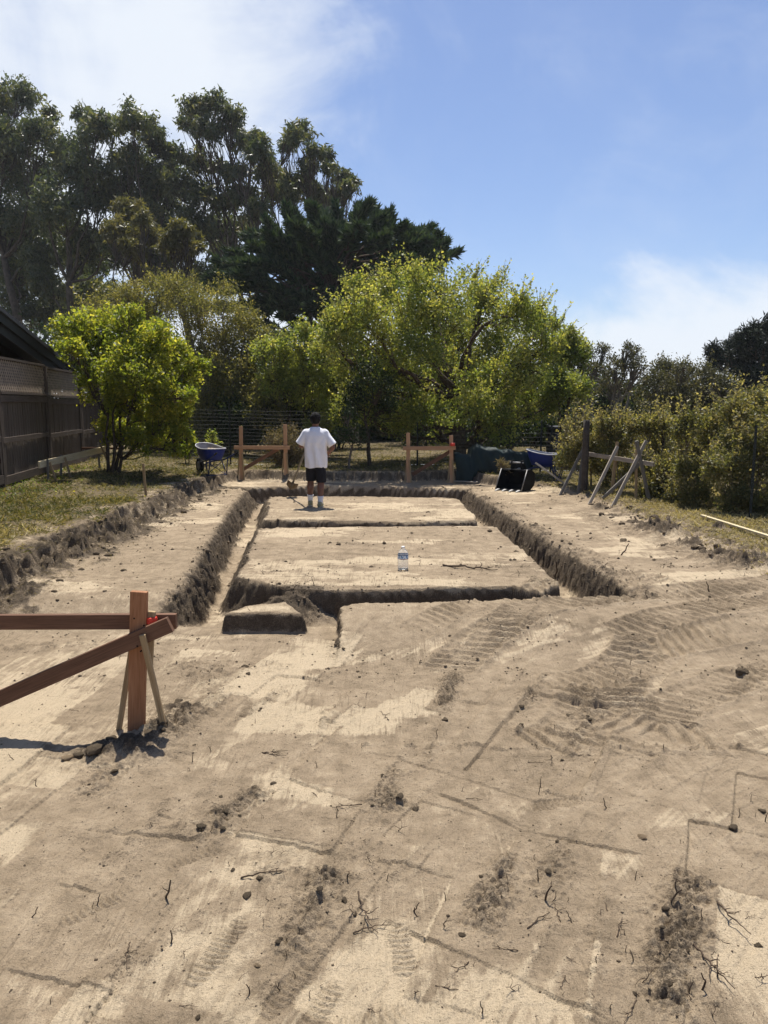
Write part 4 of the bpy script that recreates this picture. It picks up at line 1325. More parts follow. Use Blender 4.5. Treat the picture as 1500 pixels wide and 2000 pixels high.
blades('weeds', 'low dark green weeds at the foot of the plank fence', [(8000, (-9, -5.2, 9, 18.5), lambda X, Y, p, m_, g_: g_ * sstep(1.6, .0, X + 4.9 + .161 * Y) * .9)], LEAF['lime'], 66, .05, .15, .008, (-.3, .35))
# ------------------------------------------------------------------ timber frames, fences, house


def beam(name, p0, p1, wd, th, mat, parent=None, face=(0, -1, 0), bevel=.002, cat=None, sag=0.0):
    """A sawn timber from p0 to p1: wd across the face, th deep; 'face' is where its wide side looks."""
    p0, p1 = Vector(p0), Vector(p1)
    x = (p1 - p0).normalized()
    f = Vector(face)
    zv = (f - x * f.dot(x)).normalized()          # thickness direction
    yv = zv.cross(x)
    g = Geo()
    n = 6
    ln = (p1 - p0).length
    rnd = random.Random(hash((round(p0.x, 3), round(p1.z, 3))) & 0xffff)
    rings = []
    for i in range(n + 1):
        t = i / n
        bow = sag * math.sin(t * math.pi)
        w2, t2 = wd / 2 * (1 + rnd.uniform(-.012, .012)), th / 2 * (1 + rnd.uniform(-.02, .02))
        rings.append([((t - .5) * ln, sy * w2 + bow, sz * t2) for sy, sz in ((-1, -1), (1, -1), (1, 1), (-1, 1))])
    g.rings(rings)
    me = g.mesh(name, False, 0)
    bm = bmesh.new()
    bm.from_mesh(me)
    ed = [e for e in bm.edges if len(e.link_faces) == 2 and e.calc_face_angle(0) > .6]
    bmesh.ops.bevel(bm, geom=ed, offset=bevel, segments=1, affect='EDGES', clamp_overlap=True)
    bm.to_mesh(me)
    bm.free()
    mid = (p0 + p1) / 2
    R = Matrix((x, yv, zv)).transposed()
    o = link(name, me, mat, parent)
    o.location = mid - (parent.location if parent else Vector())
    o.rotation_euler = R.to_euler()
    return o


def stake_beam(name, p0, p1, wd, mat, parent=None, face=(0, -1, 0)):
    """A survey stake with a pointed foot driven into the ground (p1 is the foot)."""
    p0, p1 = Vector(p0), Vector(p1)
    d = (p1 - p0).normalized()
    o = beam(name, p0, p1 + d * .12, wd, wd * .62, mat, parent, face)
    return o


def ribbon(parent, c, r, h, axis=(0, 0, 1)):
    g = Geo()
    rings = []
    for i in range(9):
        t = i / 8
        rr = r * (1 + .12 * math.sin(i * 2.1) + (.25 if i in (2, 5) else 0))
        rings.append([(rr * math.cos(2 * math.pi * k / 14) * 1.05, rr * math.sin(2 * math.pi * k / 14), (t - .5) * h + .003 * math.sin(k * 2.3 + i)) for k in range(14)])
    g.rings(rings)
    o = g.build('red_ribbon', M['ribbon'], parent, True)
    o.location = Vector(c) - parent.location
    return o


# near frame, lower left
Yn = 4.67
bn = G(266, 1432, 0.03)
root = thing('batter_board', (bn[0], Yn, hz(bn[0], Yn)), 'reddish timber frame in the lower left, post with level and sloping boards', 'batter board', 'timber layout frames')
beam('post', PY(272, 1155, Yn), PY(266, 1460, Yn), .104, .042, M['fir'], root)
beam('ledger_board', PY(-330, 1216, Yn + .07), PY(345, 1213, Yn + .07), .096, .040, M['dark_fir'], root)
beam('diagonal_brace', PY(-330, 1508, Yn - .05), PY(333, 1219, Yn - .05), .098, .042, M['dark_fir'], root)
beam('post', PY(-310, 1155, Yn), PY(-318, 1560, Yn), .104, .042, M['fir'], root)
stake_beam('stake', PY(258, 1262, Yn + .055), PY(229, 1446, Yn + .03), .034, M['stake'], root)
stake_beam('stake', PY(278, 1240, Yn - .095), PY(317, 1405, Yn - .06), .036, M['stake'], root)
sk = beam('ribbon_stake', PY(297, 1194, Yn + .025), PY(291, 1300, Yn + .02), .045, .03, M['stake'], root)
_rb = ribbon(root, PY(295, 1211, Yn + .025), .034, .04)


for px, py, dy in ((262, 1208, -.022), (281, 1222, -.022), (268, 1262, -.072), (284, 1256, -.072), (275, 1272, -.072)):
    q = PY(px, py, Yn + dy)
    g = Geo()
    g.tube([q + np.array((0, -.002, 0)) - np.array(root.location), q + np.array((0, .01, 0)) - np.array(root.location)], .0055, 8)
    g.build('screw', M['black_steel'], root)


def far_frame(xl, xr, yt_l, yt_r, yb, yb2, Y, ledger, brace, label, rib=False):
    b = gz((xl + xr) / 2, Y)
    root = thing('batter_board', b, label, 'batter board', 'timber layout frames')

    def foot(px):
        q = gz(px, Y)
        q[2] -= .05
        return q
    beam('post', PY(xl, yt_l, Y), foot(xl + .8), .092, .045, M['fir_far'], root)
    beam('post', PY(xr, yt_r, Y), foot(xr + 1.5), .092, .045, M['fir_far'], root)
    beam('ledger_board', PY(ledger[0], ledger[1], Y - .05), PY(ledger[2], ledger[3], Y - .05), .09, .042, M['fir_far'], root)
    beam('diagonal_brace', PY(brace[0], brace[1], Y + .06), PY(brace[2], brace[3], Y + .06), .09, .042, M['dark_fir'], root)
    for px, d in ((xl, -1), (xl, 1), (xr, -1), (xr, 1)):
        a = PY(px + d * 2.5, yb - 32, Y - .035 * d)
        f_ = gz(px + d * 6, Y - .02 * d)
        stake_beam('stake', a, f_, .035, M['stake'], root)
    if rib:
        ribbon(root, PY(xr + 3, 868, Y - .08), .05, .07)


far_frame(470.5, 557, 833, 829, 918, 920, 19.2, (457, 874, 566, 874.5), (474, 917, 545, 876), 'left of the two upright timber frames at the back, near the wheelbarrow')
far_frame(797, 881, 845, 850, 930, 930, 18.6, (787, 875.5, 890, 875), (805, 927, 882, 880), 'right of the two upright timber frames at the back, with red ribbon', True)

# low frame by the plank fence
Yl = 15.6
b = gz(140, 16.5)
root = thing('batter_board', b, 'low tilted timber frame on stakes along the plank fence', 'batter board', 'timber layout frames')
beam('ledger_board', PY(76, 908, 15.2), PY(205, 877, 18.2), .135, .04, M['pale_lath'], root, (.9, -.5, 0))
beam('ledger_board', PY(160, 875.5, 18.6), PY(231, 876, 18.3), .05, .04, M['dark_fir'], root)
for a, ya, c, yc, Y in ((93, 897, 95.5, 938, 15.4), (97, 903, 111, 942, 15.3), (119, 888, 121, 925, 16.2), (127, 893, 139, 936, 16.1), (191, 865, 196, 919, 17.9), (196, 868, 219, 920, 17.8)):
    f_ = gz(c, Y)
    stake_beam('stake', PY(a, ya, Y), f_, .042, M['stake'] if a in (97, 127, 196) else M['grey_wood'], root)

# frame of leaning timbers on the right
b = gz(1215, 15)
root = thing('batter_board', b, 'weathered frame of leaning timbers in front of the right bushes', 'batter board', 'timber layout frames')
beam('ledger_board', PY(1138, 885, 16.3), PY(1277, 907, 14.4), .085, .042, M['silver_wood'], root, (-.6, -.8, 0))


def lean(name, x0, y0, Y0_, x1, Y1_, wd, mat, th=.042, face=(0, -1, 0)):
    f_ = gz(x1, Y1_)
    f_[2] -= .05
    return beam(name, PY(x0, y0, Y0_), f_, wd, th, mat, root, face)


lean('leaning_brace', 1206, 872, 15.25, 1149, 14.55, .058, M['silver_wood'])
lean('leaning_brace', 1262, 861, 14.55, 1193, 14.0, .058, M['silver_wood'])
lean('leaning_brace', 1146, 862, 16.4, 1092, 16.0, .055, M['grey_wood'])
lean('stake', 1206, 863, 15.45, 1194, 15.35, .055, M['stake'])
lean('stake', 1243.5, 878, 14.8, 1242, 14.6, .045, M['stake'])
lean('post', 1243, 861, 14.4, 1269, 14.5, .06, M['grey_wood'])
lean('post', 1141, 868, 16.35, 1129, 16.0, .06, M['grey_wood'])
f0 = gz(1177, 14.75)
beam('diagonal_brace', PY(1253, 902, 14.72), f0 + np.array((0, 0, .06)), .06, .042, M['grey_wood'], root)

# single stakes and the lath on the grass
q = gz(286, 11.1)
q = G(285.5, 977, hz(*gz(285.5, 12.2)[:2]))
st = thing('wooden_stake', (q[0], q[1], hz(q[0], q[1])), 'single upright wooden stake on the edge of the left lawn', 'stake')
stake_beam('shaft', PY(279.5, 905, q[1]), Vector((q[0], q[1], hz(q[0], q[1]))), .042, M['stake'], st)
a = G(1370, 1015, .29)
c = G(1512, 1061, .29)
beam('lath', (a[0], a[1], hz(a[0], a[1]) + .05), (c[0], c[1], hz(c[0], c[1]) + .05), .055, .022, M['pale_lath'], None, (0, -.3, 1))
tag(bpy.data.objects['lath'], 'long pale lath lying on the dry grass at the right edge', 'lath')
f1, f2 = gz(884, 18.9), gz(905, 18.7)
_o = beam('lath', (f1[0], f1[1] - .4, f1[2] + .05), (f2[0] + .3, f2[1] - .4, f2[2] + .05), .04, .025, M['silver_wood'], None, (0, -.3, 1))
tag(_o, 'short lath lying at the foot of the right upright frame', 'lath')

# old boundary post and steel fence posts
def round_post(px, yt, Y, r, mat, name, label, cat, group=None, n=9, wob=.05):
    b = gz(px, Y)
    tp = PY(px, yt, Y)
    g = Geo()
    h = tp[2] - b[2]
    rg = random.Random(int(px))
    rings = []
    for i in range(7):
        t = i / 6
        rings.append([(r * (1 + rg.uniform(-wob, wob)) * math.cos(2 * math.pi * k / n), r * (1 + rg.uniform(-wob, wob)) * math.sin(2 * math.pi * k / n), -.15 + (h + .15) * t) for k in range(n)])
    g.rings(rings)
    o = g.build(name, mat, None, True)
    o.location = Vector((b[0], b[1], b[2]))
    return tag(o, label, cat, group)


round_post(1141, 820, 15.9, .07, M['post_old'], 'fence_post', 'thick old wooden post at the left end of the right bushes', 'post')
round_post(1290, 820, 15.6, .035, M['post_old'], 'fence_post', 'thin wooden post top poking out of the right bushes', 'post')


def t_post(px, yt, Y, label):
    b = gz(px, Y)
    h = PY(px, yt, Y)[2] - b[2]
    g = Geo()
    g.box((0, 0, h / 2 - .1), (.045, .007, h + .2))
    g.box((0, .02, h / 2 - .1), (.007, .034, h + .2))
    for k in range(int(h / .09)):
        g.box((0, -.009, .12 + k * .09), (.016, .011, .022))
    o = g.build('steel_post', M['tpost'], None)
    o.location = Vector(b)
    tag(o, label, 'post', 'steel fence posts')


t_post(451, 789, 20.9, 'thin steel post in the wire fence, between wheelbarrow and left frame')
t_post(815, 826, 20.9, 'thin steel post in the wire fence, behind the right upright frame')
t_post(1055, 822, 20.2, 'dark steel post behind the right blue wheelbarrow, its left one')
t_post(1075, 830, 20.0, 'dark steel post behind the right blue wheelbarrow, its right one')
t_post(1465, 830, 12.1, 'dark steel post in front of the tallest right-hand bush')


def wire_fence(x0, x1, yt0, yt1, Y, n, label, hgt):
    a, c = gz(x0, Y), gz(x1, Y)
    root = thing('wire_fence', a, label, 'fence', 'wire fences along the back')
    h = PY(x0, yt0, Y)[2] - a[2]
    rg = random.Random(n)
    for k in range(n):
        z = .06 + (h - .06) * k / (n - 1)
        pts = []
        for i in range(13):
            t = i / 12
            p = a + (c - a) * t
            p[2] = a[2] + (c[2] - a[2]) * t + z + .012 * math.sin(i * 1.7 + k) + rg.uniform(-.006, .006)
            pts.append(p - a)
        V, Fq = tubes_np([(pts, np.full(13, .0022))], 4)
        link('wire', np_mesh('wire', V, Fq, True), M['wire'], root)
    paths = []
    m = int(abs(c[0] - a[0]) / .15)
    for i in range(m + 1):
        p = a + (c - a) * i / m - a
        paths.append((np.array([p + (0, .004, 0.02), p + (0.004 * math.sin(i), .004, h)]), np.full(2, .0012)))
    V, Fq = tubes_np(paths, 3)
    o = link('upright_wires', np_mesh('upright_wires', V, Fq), M['wire'], root)
    o['kind'] = 'stuff'
    return root


wire_fence(372, 700, 800, 806, 20.95, 15, 'wire fence of level strands behind the left frame and the person', 1.4)
wire_fence(700, 1120, 838, 842, 20.9, 10, 'lower wire fence behind the right frame and the tarpaulin', 1.0)

# plank fence with lattice top on the left
def fence_x(Y):
    return -7.07 - .161 * (Y - 14.05)


FY = [10.9, 14.05, 17.25, 20.45, 23.65]
rootf = thing('plank_fence', (fence_x(14.05), 14.05, hz(fence_x(14.05), 14.05)), 'tall dark plank fence with lattice top along the left side', 'fence')
fo = rootf.location
ux = Vector((-.161, 1, 0)).normalized()
un = Vector((ux.y, -ux.x, 0))                 # looks towards the lot
ZT = [PY(5, 697, 14.05)[2]]
TOP, MIDR, RAIL, BOT = PY(5, 697, 14.05)[2], PY(5, 769, 14.05)[2], PY(5, 861, 14.05)[2], PY(5, 947, 14.05)[2]
plank_me = {}
for k in range(4):
    rg = random.Random(k)
    pa = Vector((fence_x(FY[k]), FY[k], 0))
    pb = Vector((fence_x(FY[k + 1]), FY[k + 1], 0))
    ln = (pb - pa).length
    drop = -.012 * (FY[k] - 14.05)
    zt, zm, zr, zb = (v + drop for v in (TOP, MIDR, RAIL, BOT))
    P = lambda t, z, o=0.0: pa + ux * (ln * t) + un * o + Vector((0, 0, z))
    fc = tuple(un)
    beam('fence_post', P(0, zb - .1, .02), P(0, zt + (.22 if k == 1 else .02), .02), .10, .10, M['fence_rail'], rootf, fc)
    beam('top_rail', P(.017, zt, .01), P(.983, zt, .01), .045, .09, M['fence_rail'], rootf, fc)
    beam('cap_rail', P(.017, zm + .02, .03), P(.983, zm + .02, .03), .045, .11, M['fence_rail'], rootf, fc)
    beam('face_rail', P(.02, zm - .085, .052), P(.98, zm - .085, .052), .13, .03, M['fence_rail'], rootf, fc)
    beam('face_rail', P(.02, zr, .052), P(.98, zr, .052), .10, .03, M['fence_rail'], rootf, fc)
    beam('kick_board', P(.02, zb + .07, .052), P(.98, zb + .07, .052), .16, .03, M['fence_rail'], rootf, fc)
    beam('side_trim', P(.035, zb + .16, .05), P(.035, zm - .16, .05), .09, .022, M['fence_rail'], rootf, fc)
    beam('side_trim', P(.965, zb + .16, .05), P(.965, zm - .16, .05), .09, .022, M['fence_rail'], rootf, fc)
    npk = 20
    for i in range(npk):
        t0, t1 = (i + .06) / npk, (i + .94) / npk
        z0, z1 = zb + .06 + rg.uniform(-.02, .02), zm - .01
        beam('plank', P(.02 + .96 * (t0 + t1) / 2, z0, .015 + rg.uniform(-.006, .006)), P(.02 + .96 * (t0 + t1) / 2 + rg.uniform(-.001, .001), z1, .015 + rg.uniform(-.006, .006)),
             ln * .96 / npk * .90, .018, M['fence_plank'], rootf, fc)
    # lattice
    paths = []
    H_ = zt - .03 - (zm + .05)
    W_ = ln * .965
    sp = .115
    for sgn in (-1, 1):
        j = -H_
        while j < W_:
            x0, x1 = j, j + H_
            z0, z1 = 0.0, H_
            if x0 < 0:
                z0, x0 = -x0, 0.0
            if x1 > W_:
                z1, x1 = H_ - (x1 - W_), W_
            if x1 - x0 > .02:
                a0, a1 = (x0, x1) if sgn > 0 else (W_ - x0, W_ - x1)
                paths.append((P(.017 + a0 / ln, zm + .05 + z0, .014 + .005 * sgn) - fo, P(.017 + a1 / ln, zm + .05 + z1, .014 + .005 * sgn) - fo))
            j += sp
    g = Geo()
    for p0, p1 in paths:
        d = (p1 - p0).normalized()
        s_ = d.cross(un).normalized() * .019
        t_ = un * .0024
        g.add([p0 - s_ - t_, p0 + s_ - t_, p0 + s_ + t_, p0 - s_ + t_, p1 - s_ - t_, p1 + s_ - t_, p1 + s_ + t_, p1 - s_ + t_],
              [(0, 1, 2, 3), (7, 6, 5, 4), (0, 4, 5, 1), (1, 5, 6, 2), (2, 6, 7, 3), (3, 7, 4, 0)])
    lo = g.build('lattice', M['lattice'], rootf)
    lo['kind'] = 'stuff'
beam('fence_post', Vector((fence_x(FY[4]), FY[4], BOT - .2)), Vector((fence_x(FY[4]), FY[4], TOP - .1)), .1, .1, M['fence_rail'], rootf, tuple(un))

# the house behind the fence: its gable side runs along the fence, the low roof falls away from the camera
e0 = Vector(PY(146, 722, 20.2))
RS = -.150                                    # roof fall per metre along the fence
house = thing('house', (e0.x - 3, 17, .55), 'dark low-roofed house behind the plank fence, only its sloping eave showing', 'house')
ho = house.location


def hp(s, zoff, o):
    """A point s metres from the low corner towards the camera, zoff below the roof line, o metres away from the lot."""
    return e0 - ux * s - un * o + Vector((0, 0, -RS * s + zoff)) - ho


def hslab(name, mat, s0, s1, z0, z1, o0, o1):
    g = Geo()
    g.add([hp(s0, z0, o0), hp(s1, z0, o0), hp(s1, z1, o0), hp(s0, z1, o0), hp(s0, z0, o1), hp(s1, z0, o1), hp(s1, z1, o1), hp(s0, z1, o1)],
          [(0, 1, 2, 3), (7, 6, 5, 4), (0, 4, 5, 1), (1, 5, 6, 2), (2, 6, 7, 3), (3, 7, 4, 0)])
    return g.build(name, mat, house)


hslab('roof', M['roof'], -.06, 16, .03, -.05, -.05, 9)
hslab('barge_board', M['fascia'], 0, 15.9, -.053, -.22, 0, .045)
hslab('barge_board', M['fascia'], .05, 15.9, -.19, -.40, .06, .10)
hslab('fascia_board', M['fascia'], 0, .04, -.053, -.24, .05, 8.9)
g = Geo()
for s_, o in ((15.5, .8),):
    q0, q1 = hp(.7, -.06, .8), hp(15.5, -.06, .8)
    q2, q3 = hp(.7, -.06, 8.5), hp(15.5, -.06, 8.5)
    gr = Vector((0, 0, 0))
    lo = [Vector((q.x, q.y, -.1)) for q in (q0, q1, q2, q3)]
    g.add([q0, q1, q3, q2] + [lo[0], lo[1], lo[3], lo[2]], [(0, 1, 2, 3), (7, 6, 5, 4), (0, 4, 5, 1), (1, 5, 6, 2), (2, 6, 7, 3), (3, 7, 4, 0)])
g.build('wall', M['house_wall'], house)

# dark shed glimpsed behind the right bushes
b = gz(1115, 26)
g = Geo()
c0, c1 = PY(1095, 838, 26), PY(1150, 838, 26)
shed = thing('shed', (b[0], 27, b[2]), 'dark slate-coloured shed side glimpsed left of the thick old post', 'shed')
g.box((0, 0, (c0[2] - b[2]) / 2), (c1[0] - c0[0], 1.6, c0[2] - b[2]))
g.build('wall', plain('slate_paint', (.03, .035, .055), .7), shed)
g = Geo()
g.box((0, 0, c0[2] - b[2] + .04), (c1[0] - c0[0] + .15, 1.8, .06))
g.build('roof', M['roof'], shed)

# ------------------------------------------------------------------ wheelbarrows


def wheelbarrow(px, Y, label, rz, load=False, handle_vis=True):
    b = gz(px, Y)
    root = thing('wheelbarrow', b, label, 'wheelbarrow', 'blue wheelbarrows')
    root.rotation_euler = (0, 0, rz)
    root.scale = (.92, .88, 1.0)
    # tray: +x is the nose (wheel end), rim rises towards the nose
    n = 28

    def ring(sc, zoff, inset=0.0, nose=0.0):
        out = []
        for k in range(n):
            a = 2 * math.pi * k / n
            ca, sa = math.cos(a), math.sin(a)
            ex = .42 + (.06 if ca > 0 else 0)
            x = (abs(ca) ** .75) * math.copysign(1, ca) * ex * sc
            y = (abs(sa) ** .75) * math.copysign(1, sa) * .33 * sc * (1 - .10 * ca)
            x -= inset * math.copysign(1, ca) * (abs(ca) ** .75)
            y -= inset * math.copysign(1, sa) * (abs(sa) ** .75)
            z = zoff + nose * max(0, (x + .15)) ** 1.6
            out.append((x, y, z))
        return out
    g = Geo()
    g.rings([ring(.62, .36), ring(.72, .37), ring(.90, .52, 0, .10), ring(1.0, .63, 0, .22)], cap=False)
    g.f.append(tuple(range(n))[::-1])
    tray = g.build('tray', M['blue'], root, True)
    g = Geo()
    g.rings([ring(1.0, .632, .004, .22), ring(.90, .525, .008, .10), ring(.72, .38, .008), ring(.6, .37, .008)], cap=False)
    g.f.append(tuple(3 * n + k for k in range(n)))
    g.build('tray_lining', M['tray_in'], root, True)
    g = Geo()
    rm = ring(1.0, .633, -.004, .22)
    g.tube(rm + [rm[0]], .011, 7, False)
    g.build('rim', M['tray_rim'], root, True)
    if load:
        rg = np.random.default_rng(9)
        V, Fq = [], []
        rr = 9
        for i in range(rr):
            t = i / (rr - 1)
            for k in range(n):
                p = ring(.90 * t + .001, 0)[k]
                V.append((p[0] * .86 - .05, p[1] * .96, .545 + .075 * (1 - t ** 2) + (rg.normal(0, .014) if i < rr - 1 else -.03)))
        for i in range(rr - 1):
            for k in range(n):
                Fq.append((i * n + k, i * n + (k + 1) % n, (i + 1) * n + (k + 1) % n, (i + 1) * n + k))
        dl = link('soil_load', np_mesh('soil_load', V, np.array(Fq), False), M['clod_dry'], None)
        dl.location = root.location
        dl.rotation_euler = root.rotation_euler
        dl.scale = root.scale
        tag(dl, 'heap of dry soil filling the left blue wheelbarrow', 'soil heap')
    # chassis
    for s in (-1, 1):
        g = Geo()
        g.tube([(.62, s * .05, .19), (.30, s * .17, .30), (-.30, s * .24, .37), (-.92, s * .30, .56)], .017, 8)
        h = g.build('handle', M['blue_frame'] if s < 0 else M['blue_frame'], root, True)
        g = Geo()
        g.tube([(-.80, s * .287, .522), (-.95, s * .303, .568)], .022, 8)
        g.build('grip', M['rubber'], h, True)
        g = Geo()
        g.tube([(-.18, s * .22, .37), (-.24, s * .25, .20), (-.27, s * .27, .015), (-.36, s * .27, .015), (-.42, s * .25, .22), (-.46, s * .255, .41)], .016, 8)
        g.tube([(-.20, s * .235, .30), (-.38, s * .265, .04)], .010, 6)
        g.build('leg', M['blue_frame'], root, True)
    g = Geo()
    g.tube([(-.27, -.27, .03), (-.22, .225, .33)], .009, 6)
    g.tube([(-.27, .27, .03), (-.22, -.225, .33)], .009, 6)
    g.tube([(-.315, -.27, .02), (-.315, .27, .02)], .011, 6)
    g.build('cross_brace', M['blue_frame'], root, True)
    wl = Geo()
    prof = [(.10, -.035), (.15, -.047), (.185, -.035), (.198, 0), (.185, .035), (.15, .047), (.10, .035)]
    m = 26
    V = []
    wl.rings([[(.66 + r * math.cos(2 * math.pi * k / m), y, .19 + r * math.sin(2 * math.pi * k / m)) for k in range(m)] for r, y in prof], cap=True)
    wheel = wl.build('wheel', M['rubber'], root, True)
    g = Geo()
    g.rings([[(.66 + r * math.cos(2 * math.pi * k / m), y, .19 + r * math.sin(2 * math.pi * k / m)) for k in range(m)] for r, y in [(.105, -.04), (.03, -.05), (.03, .05), (.105, .04)]])
    g.build('hub', M['steel'], wheel, True)
    return root


M['tray_in'] = plain('worn_tray_lining', (.30, .29, .31), .5, .4, .3, 9)
M['tray_rim'] = plain('worn_rim', (.55, .55, .58), .4, .5, .2, 9)
wheelbarrow(413, 17.9, 'blue wheelbarrow on the back grass heaped with soil, left of the frames', math.radians(128), True)
wheelbarrow(1064, 18.2, 'empty blue wheelbarrow in the shade beside the green tarpaulin', math.radians(160))
lp0, lp1 = PY(1046, 904, 17.6), gz(1104, 17.0)
o = beam('wooden_pole', lp0, lp1 + np.array((0, 0, .04)), .04, .035, M['silver_wood'], None)
tag(o, 'thin pale pole leaning down from the right blue wheelbarrow', 'pole')

# excavator bucket
def digger_bucket(px, Y):
    b = gz(px, Y)
    root = thing('excavator_bucket', b, 'black steel excavator bucket with teeth lying on the grass by the tarpaulin', 'bucket')
    root.rotation_euler = (0, 0, math.radians(-38))
    Wb = .62
    prof = [(-.30, .02), (-.12, .012), (.10, .02), (.27, .10), (.33, .26), (.26, .40), (.10, .47), (-.06, .46)]   # (y depth, z): mouth faces -y
    g = Geo()
    inner = [(y * .94 - .005, z * .95 + .012) for y, z in prof]
    for x0 in (0,):
        rings = []
        for y, z in prof:
            rings.append([(-Wb / 2, y, z), (Wb / 2, y, z)])
        vs = []
        for (y, z), (yi, zi) in zip(prof, inner):
            vs += [(-Wb / 2, y, z), (Wb / 2, y, z), (Wb / 2, yi, zi), (-Wb / 2, yi, zi)]
        fs = []
        for i in range(len(prof) - 1):
            a, c = i * 4, (i + 1) * 4
            fs += [(a, a + 1, c + 1, c), (a + 2, a + 3, c + 3, c + 2), (a + 1, a + 2, c + 2, c + 1), (a + 3, a, c, c + 3)]
        fs += [(0, 3, 2, 1), tuple(len(vs) - 4 + k for k in range(4))]
        g.add(vs, fs)
    g.build('shell', M['black_steel'], root, False)
    for s in (-1, 1):
        g = Geo()
        k = len(prof)
        xo = s * (Wb / 2 + .001)
        vs = [(xo, y, z) for y, z in prof] + [(xo + s * .018, y, z) for y, z in prof]
        fs = [tuple(range(k)), tuple(range(k, 2 * k))[::-1]] + [(i, (i + 1) % k, (i + 1) % k + k, i + k) for i in range(k)]
        g.add(vs, fs)
        sp_ = g.build('side_plate', M['black_steel'], root)
        g = Geo()
        g.tube([(xo + s * .009, -.31, .03), (xo + s * .009, -.06, .475)], .012, 6)
        g.build('worn_edge', M['steel'], sp_, True)
    for i in range(4):
        x = (i - 1.5) * .17
        g = Geo()
        g.rings([[(x - .035, -.28, .0), (x + .035, -.28, .0), (x + .035, -.28, .045), (x - .035, -.28, .045)], [(x - .028, -.37, .004), (x + .028, -.37, .004), (x + .028, -.37, .03), (x - .028, -.37, .03)],
                 [(x - .012, -.44, .006), (x + .012, -.44, .006), (x + .012, -.44, .014), (x - .012, -.44, .014)]])
        g.build('tooth', M['steel'], root, False, .003)
    for s in (-1, 1):
        g = Geo()
        pr = [(.20, .43), (.02, .46), (-.02, .58), (.02, .66), (.09, .67), (.13, .58), (.17, .56), (.22, .50)]
        k = len(pr)
        g.add([(s * .12, y, z) for y, z in pr] + [(s * .12 + .028, y, z) for y, z in pr], [tuple(range(k)), tuple(range(k, 2 * k))[::-1]] + [(i, (i + 1) % k, (i + 1) % k + k, i + k) for i in range(k)])
        ear = g.build('mounting_ear', M['black_steel'], root)
    g = Geo()
    g.tube([(-.16, .04, .61), (.17, .04, .61)], .02, 10)
    g.build('pin', M['steel'], root, True)


digger_bucket(1006, 16.9)

# green tarpaulin over a heap
def tarpaulin():
    Y = 18.9
    a, c = PY(888, 925, Y), PY(1040, 930, Y - .3)
    b = gz(960, Y)
    rg = np.random.default_rng(3)
    nx, ny = 60, 22
    V = []
    for j in range(ny):
        t = j / (ny - 1)
        for i in range(nx):
            s = i / (nx - 1)
            x = a[0] + (c[0] - a[0]) * s
            yy = Y - .35 + .75 * max(0, t - .55) / .45 + .25 * t
            hh = (.68 - .12 * s + .02 * math.sin(s * 9) + .022 * math.sin(s * 27 + 1)) * min(1, t / .6) ** .75 - .22 * max(0, t - .75)
            fold = .030 * math.sin(s * 19 + 3 * t + 2 * math.sin(s * 7)) * (1 - .6 * t) + .010 * math.sin(s * 47 + 9 * t)
            z = hz(x, Y - .3) + .01 + hh + .010 * math.sin(s * 33 + t * 17)
            V.append((x + .02 * math.sin(t * 9 + s * 5), yy + fold * 1.5, z + (.03 * math.sin(s * 50) if j == 0 else 0)))
    i = np.arange(nx * ny).reshape(ny, nx)
    Fq = np.stack([i[:-1, :-1].ravel(), i[:-1, 1:].ravel(), i[1:, 1:].ravel(), i[1:, :-1].ravel()], 1)
    me = np_mesh('tarpaulin', np.array(V), Fq, True)
    o = link('tarpaulin', me, M['tarp'])
    so = o.modifiers.new('thick', 'SOLIDIFY')
    so.thickness = .006
    tag(o, 'dark green tarpaulin draped in folds between right frame and bucket', 'tarpaulin')


tarpaulin()
make_plant('weed_tuft', 'dry grassy tuft in front of the tarpaulin, left of the bucket', 'weed', gz(985, 17.3), 17.3, [(985, 912, 8), (978, 905, 6), (990, 920, 8)], 500, .12, .012, LEAF['dry'], M['twig_grey'], 36, .01, None, .1, 10, .4, droop=-.6)

# ------------------------------------------------------------------ water bottle
def bottle():
    p = G(787, 1113, .2)
    z = hz(p[0], p[1])
    root = thing('water_bottle', (p[0], p[1], z), 'large clear plastic water bottle with blue label standing on the dirt', 'bottle')
    s = .263 / .28
    prof = [(.001, .004), (.050, .0), (.064, .008), (.066, .03), (.064, .038), (.066, .048), (.066, .085), (.0635, .092), (.066, .10), (.066, .128), (.065, .132), (.065, .182), (.066, .186), (.064, .200), (.054, .222), (.036, .246), (.021, .258), (.019, .262), (.019, .272)]
    g = Geo()
    g.lathe([(r * s, z_ * s) for r, z_ in prof], 32)
    g.build('body', M['pet'], root, True)
    g = Geo()
    g.lathe([(.018 * s, .266 * s), (.022 * s, .266 * s), (.022 * s, .284 * s), (.019 * s, .287 * s), (.001, .287 * s)], 24)
    g.build('cap', M['white_cap'], root, True)
    for nm, z0, z1, mt, ex in (('label', .138, .176, 'label', .0008), ('label_stripe', .176, .184, 'label_blue', .0010), ('label_stripe', .131, .138, 'label_red', .0010)):
        g = Geo()
        rr = .0662 * s + ex
        g.rings([[(rr * math.cos(2 * math.pi * k / 32), rr * math.sin(2 * math.pi * k / 32), zz * s) for k in range(32)] for zz in (z0, z1)], cap=False)
        g.build(nm, M[mt], root, True)


def petmat():
    m = Mat('clear_plastic', .12, .5)
    m.b.inputs['Base Color'].default_value = (.93, .95, .97, 1)
    m.b.inputs['Transmission Weight'].default_value = .82
    m.b.inputs['IOR'].default_value = 1.22
    m.b.inputs['Roughness'].default_value = .16
    return m.m


